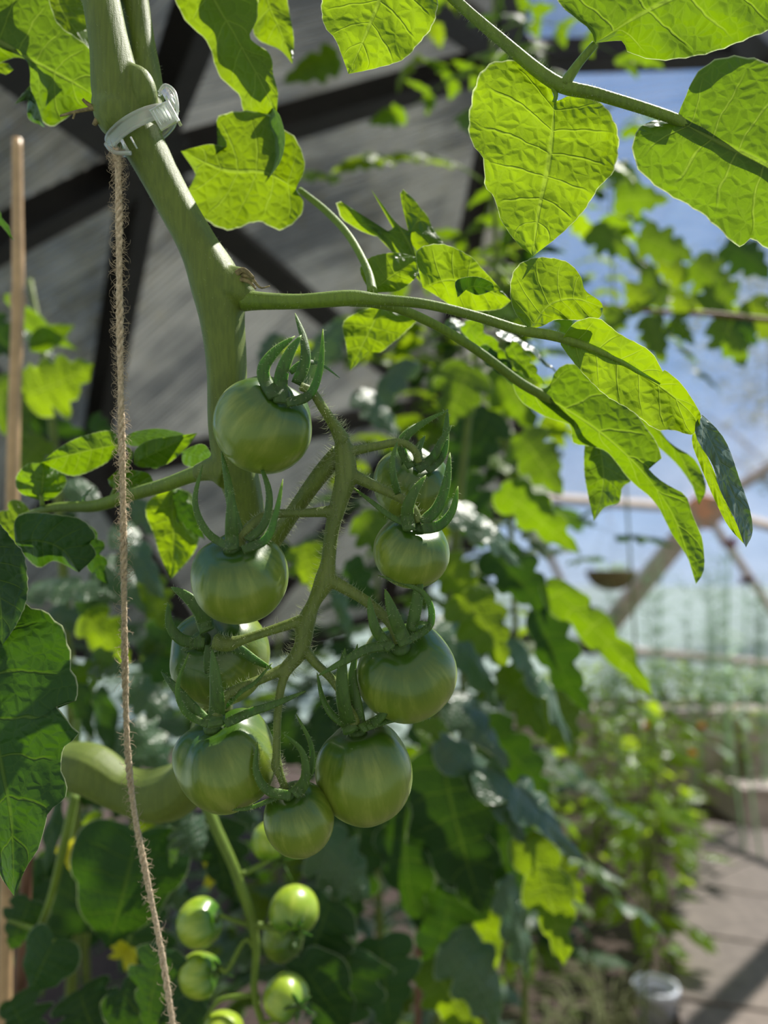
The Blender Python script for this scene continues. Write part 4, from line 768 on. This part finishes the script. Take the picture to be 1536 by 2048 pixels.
for i, (a, b, lb) in enumerate(((1120, 4.6, 'pale leafy clump in the tall raised bed, left part'), (1230, 4.65, 'pale leafy clump in the tall raised bed behind the middle pepper bushes'), (1340, 4.6, 'leafy clump in the tall raised bed above the path end'), (1450, 4.65, 'leafy clump in the tall raised bed near the right edge'), (1540, 4.6, 'leafy clump in the tall raised bed at the right edge of the photo'))):
    bush(gx(a, b), b+.2, .66+.03*(i % 3), .2, 110, lb, 40+i, leaf=.07, name='leafy_plant', z0=.42, mat=M_PEP)
# feathery fennel
for i, (a, b, h, lb) in enumerate(((1230, 4.0, 1.15, 'wispy feathery herb at the back, left of the others'), (1300, 4.2, 1.35, 'tall wispy feathery herb below the wide pale strut'), (1370, 3.9, 1.2, 'wispy feathery herb over the middle of the bright board'), (1440, 4.1, 1.45, 'tallest feathery herb beneath the two dark flowers'), (1510, 3.9, 1.25, 'feathery herb at the right edge of the photo'))):
    rnd = random.Random(60+i); x = gx(a, b); t = thing('feathery_herb', lb, 'plant', (x, b, 0)); st = MB(); m = MB()
    for q in range(5):
        dx, dy = rnd.uniform(-.12, .12), rnd.uniform(-.1, .1); C, R = wtube(st, [(x, b, 0, .004), (x+dx*.5, b+dy*.5, h*.5, .0025), (x+dx, b+dy, h*rnd.uniform(.8, 1), .0015)], 14, 5)
        for _ in range(55):
            c = C[rnd.randrange(5, 14)]; d = Vector((rnd.uniform(-1, 1), rnd.uniform(-1, 1), rnd.uniform(.1, 1))).normalized()*rnd.uniform(.05, .16)
            wtube(m, [tuple(c)+(.0018,), tuple(c+d*.5)+(.0014,), tuple(c+d+Vector((0, 0, -.02)))+(.0008,)], 4, 3)
    st.build('stem', M_DILL, t); m.build('foliage', M_DILL, t)
# dry grass tufts
for i, (a, b, lb) in enumerate(((1150, 1.95, 'tuft of arching grass on the shaded soil left of the white pot'), (1080, 1.85, 'tuft of dry grass at the bottom edge beside the drooping leaves'), (1200, 2.1, 'small tuft of grass behind the other tufts on the soil'))):
    rnd = random.Random(80+i); x = gx(a, b); t = MB()
    for q in range(45):
        an = rnd.uniform(0, 6.28); l = rnd.uniform(.12, .28); d = Vector((math.cos(an), math.sin(an), 0))
        wtube(t, [(x+rnd.uniform(-.02, .02), b+rnd.uniform(-.02, .02), 0, .003), tuple(Vector((x, b, l*.7))+d*l*.35)+(.0022,), tuple(Vector((x, b, l*.45))+d*l)+(.0006,)], 8, 4, flat=.3)
    tag(t.build('grass_tuft', M_DRYG, origin=(x, b, 0)), lb, 'grass')
# orange flowers low by the board
for i, (a, y_, b, lb) in enumerate(((1290, 1450, 3.4, 'small orange flower just below the bright board, left one'), (1402, 1450, 3.5, 'small orange flower just below the bright board, right one'), (1385, 1505, 3.2, 'small orange flower low among the pepper leaves'))):
    c = P(a, y_, b); rnd = random.Random(a); t = thing('orange_flower', lb, 'flower', (c.x, c.y, 0), 'orange flowers near the raised bed'); m = MB()
    for k_ in range(8):
        an = k_*math.pi/4; blade_at(m, c, c+Vector((math.cos(an), -.3, math.sin(an)*.8)).normalized()*.022, .014, Vector((0, -1, .3)), rnd, 'oval', n=7, m=2)
    m.build('petals', M_ORF, t); m = MB(); wtube(m, [(c.x, c.y+.02, 0, .003), (c.x+.01, c.y+.015, c.z*.5, .0025), (c.x, c.y+.003, c.z, .002)], 8, 5); m.build('flower_stalk', M_STEMB, t)
# tall dark red flowers
for i, (a, y_, b, mt, lb) in enumerate(((1458, 1088, 3.4, M_PURP, 'crimson flower on a tall stem right of the orange hub plate'), (1492, 1166, 3.3, M_DPURP, 'dark purple flower on a tall stem at the right, below the crimson one'))):
    c = P(a, y_, b); rnd = random.Random(a); t = thing('tall_flower', lb, 'flower', (c.x+.02, c.y, 0)); m = MB()
    for k_ in range(26):
        an = rnd.uniform(0, 6.28); el = rnd.uniform(-.3, .9); d = Vector((math.cos(an)*math.cos(el), math.sin(an)*math.cos(el), math.sin(el)))
        blade_at(m, c, c+d*rnd.uniform(.04, .062), .03, Vector((0, 0, 1)) if abs(d.z) < .9 else Vector((1, 0, 0)), rnd, 'oval', n=8, m=2)
    m.build('petals', mt, t); m = MB(); wtube(m, [(c.x+.02, c.y, 0, .005), (c.x-.02, c.y+.02, c.z*.5, .004), (c.x, c.y, c.z-.01, .003)], 12, 6)
    for _ in range(7):
        z = rnd.uniform(.3, .85)*c.z; an = rnd.uniform(0, 6.28); d = Vector((math.cos(an), math.sin(an), .4)); blade_at(m, Vector((c.x-.01, c.y+.01, z)), Vector((c.x-.01, c.y+.01, z))+d*.12, .03, Vector((0, 0, 1)), rnd, 'oval', n=8, m=2)
    m.build('leafy_stem', M_DILL, t)
# hanging basket
c = P(1222, 1140, 4.1); t = thing('hanging_basket', 'small round coco-fibre basket hanging against the blue panels at the right', 'hanging basket', c)
m = MB(); R = px(98, 4.1)/2; V = []; Fc = []; n1, n2 = 9, 24
for i in range(n1):
    ph = math.pi/2*i/(n1-1)
    for k_ in range(n2): a = 2*math.pi*k_/n2; rr = R*math.cos(ph)*.98+.004; V.append(c+Vector((math.cos(a)*rr, math.sin(a)*rr, -R*.85*math.sin(ph))))
for i in range(n1-1):
    for k_ in range(n2): Fc.append((i*n2+k_, i*n2+(k_+1) % n2, (i+1)*n2+(k_+1) % n2, (i+1)*n2+k_))
Fc.append(tuple(range(n2-1, -1, -1))); Fc.append(tuple((n1-1)*n2+k_ for k_ in range(n2))); m.add(V, Fc); m.build('bowl', M_COCO, t)
m = MB()
for k_ in range(3):
    a = k_*2.094+.4; p = c+Vector((math.cos(a)*R, math.sin(a)*R, 0)); wtube(m, [tuple(p)+(.0015,), tuple(c+Vector((0, 0, .3)))+(.0015,)], 4, 5)
wtube(m, [tuple(c+Vector((0, 0, .3)))+(.0018,), tuple(c+Vector((0, 0, 1.1)))+(.0018,)], 4, 5); m.build('hanger', M_WIRE, t)
rnd = random.Random(5); m = MB()
for _ in range(26):
    an = rnd.uniform(0, 6.28); q = c+Vector((math.cos(an)*R*.5, math.sin(an)*R*.5, 0)); blade_at(m, q, q+Vector((math.cos(an)*.03, math.sin(an)*.03, rnd.uniform(.01, .05))), .018, Vector((0, 0, 1)), rnd, 'oval', n=7, m=2)
m.build('foliage', M_DILL, t)
# white pot lying on the soil
c = P(1312, 2000, 2.08); cz = c.copy(); t = thing('plastic_pot', 'small white plastic pot standing on the soil beside the path near the bottom edge', 'pot', (c.x, c.y, .01))
m = MB(); V = []; Fc = []; prof = [(.0, .0), (.034, 0), (.047, .075), (.052, .078), (.052, .09), (.046, .09), (.045, .078), (.032, .006), (0, .006)]
prof = [(a*1.2, b*1.25) for a, b in prof]
for r_, z_ in prof:
    for k_ in range(24): a = 2*math.pi*k_/24; V.append(Vector((c.x+math.cos(a)*r_, c.y+math.sin(a)*r_, z_+.01)))
for i in range(len(prof)-1):
    for k_ in range(24): Fc.append((i*24+k_, i*24+(k_+1) % 24, (i+1)*24+(k_+1) % 24, (i+1)*24+k_))
m.add(V, Fc); m.build('pot_body', M_WHITE, t)
m = MB(); wtube(m, [(c.x, c.y, .075, .047), (c.x, c.y, .085, .047)], 3, 20); m.build('soil_fill', M_SOIL, t)

# ------------------------------------------------------------------ trees outside
def tree(x, y, h, r, n, lb, seed, leaf=.22, zc=.62, group='trees outside the greenhouse'):
    rnd = random.Random(seed); t = thing('tree', lb, 'tree', (x, y, 0), group); m = MB(); tk = MB()
    wtube(tk, [(x, y, -.03, .16), (x+.1, y, h*.4, .11), (x, y, h*.85, .04)], 12, 9)
    for i in range(7):
        a = rnd.uniform(0, 6.28); z = h*rnd.uniform(.35, .7); e = Vector((x+math.cos(a)*r*.7, y+math.sin(a)*r*.7, z+h*.15)); wtube(tk, [(x, y, z, .05), tuple((e+Vector((x, y, z)))/2+Vector((0, 0, .1)))+(.03,), tuple(e)+(.015,)], 8, 6)
    cl = [(Vector((x+rnd.uniform(-1, 1)*r*.6, y+rnd.uniform(-1, 1)*r*.6, h*(zc+rnd.uniform(-.3, .3)))), r*rnd.uniform(.4, .65)) for _ in range(14)]
    for i in range(n):
        c0, cr = rnd.choice(cl); d = Vector((rnd.gauss(0, 1), rnd.gauss(0, 1), rnd.gauss(0, 1))).normalized()*cr*rnd.random()**.35; c = c0+d
        u = Vector((rnd.uniform(-1, 1), rnd.uniform(-1, 1), rnd.uniform(-.8, .3))).normalized(); v = u.orthogonal().normalized(); l = leaf*rnd.uniform(.6, 1.2)
        m.add([c, c+u*l*.4+v*l*.28, c+u*l, c+u*l*.4-v*l*.28, c+u*l*.5+u.cross(v)*l*.08], [(0, 1, 4), (1, 2, 4), (2, 3, 4), (3, 0, 4)], [(.5, 0), (.9, .4), (.5, 1), (.1, .4), (.5, .5)])
    m.build('crown', M_TREE, t); tk.build('trunk', M_BARK, t)
tree(-5.0, 3.4, 6.4, 1.7, 1500, 'dim tree outside, behind the panels at the upper left', 1)
tree(-4.2, 8.2, 7.6, 2.0, 1700, 'dim tree outside, behind the dark hub of the dome', 2)
tree(.3, 9.6, 7.4, 2.0, 1700, 'tree outside, behind the panels above the truss', 3)
tree(7.6, 14.5, 7.2, 2.2, 1500, 'blurred tree outside against the blue sky at the right edge', 4, zc=.72)
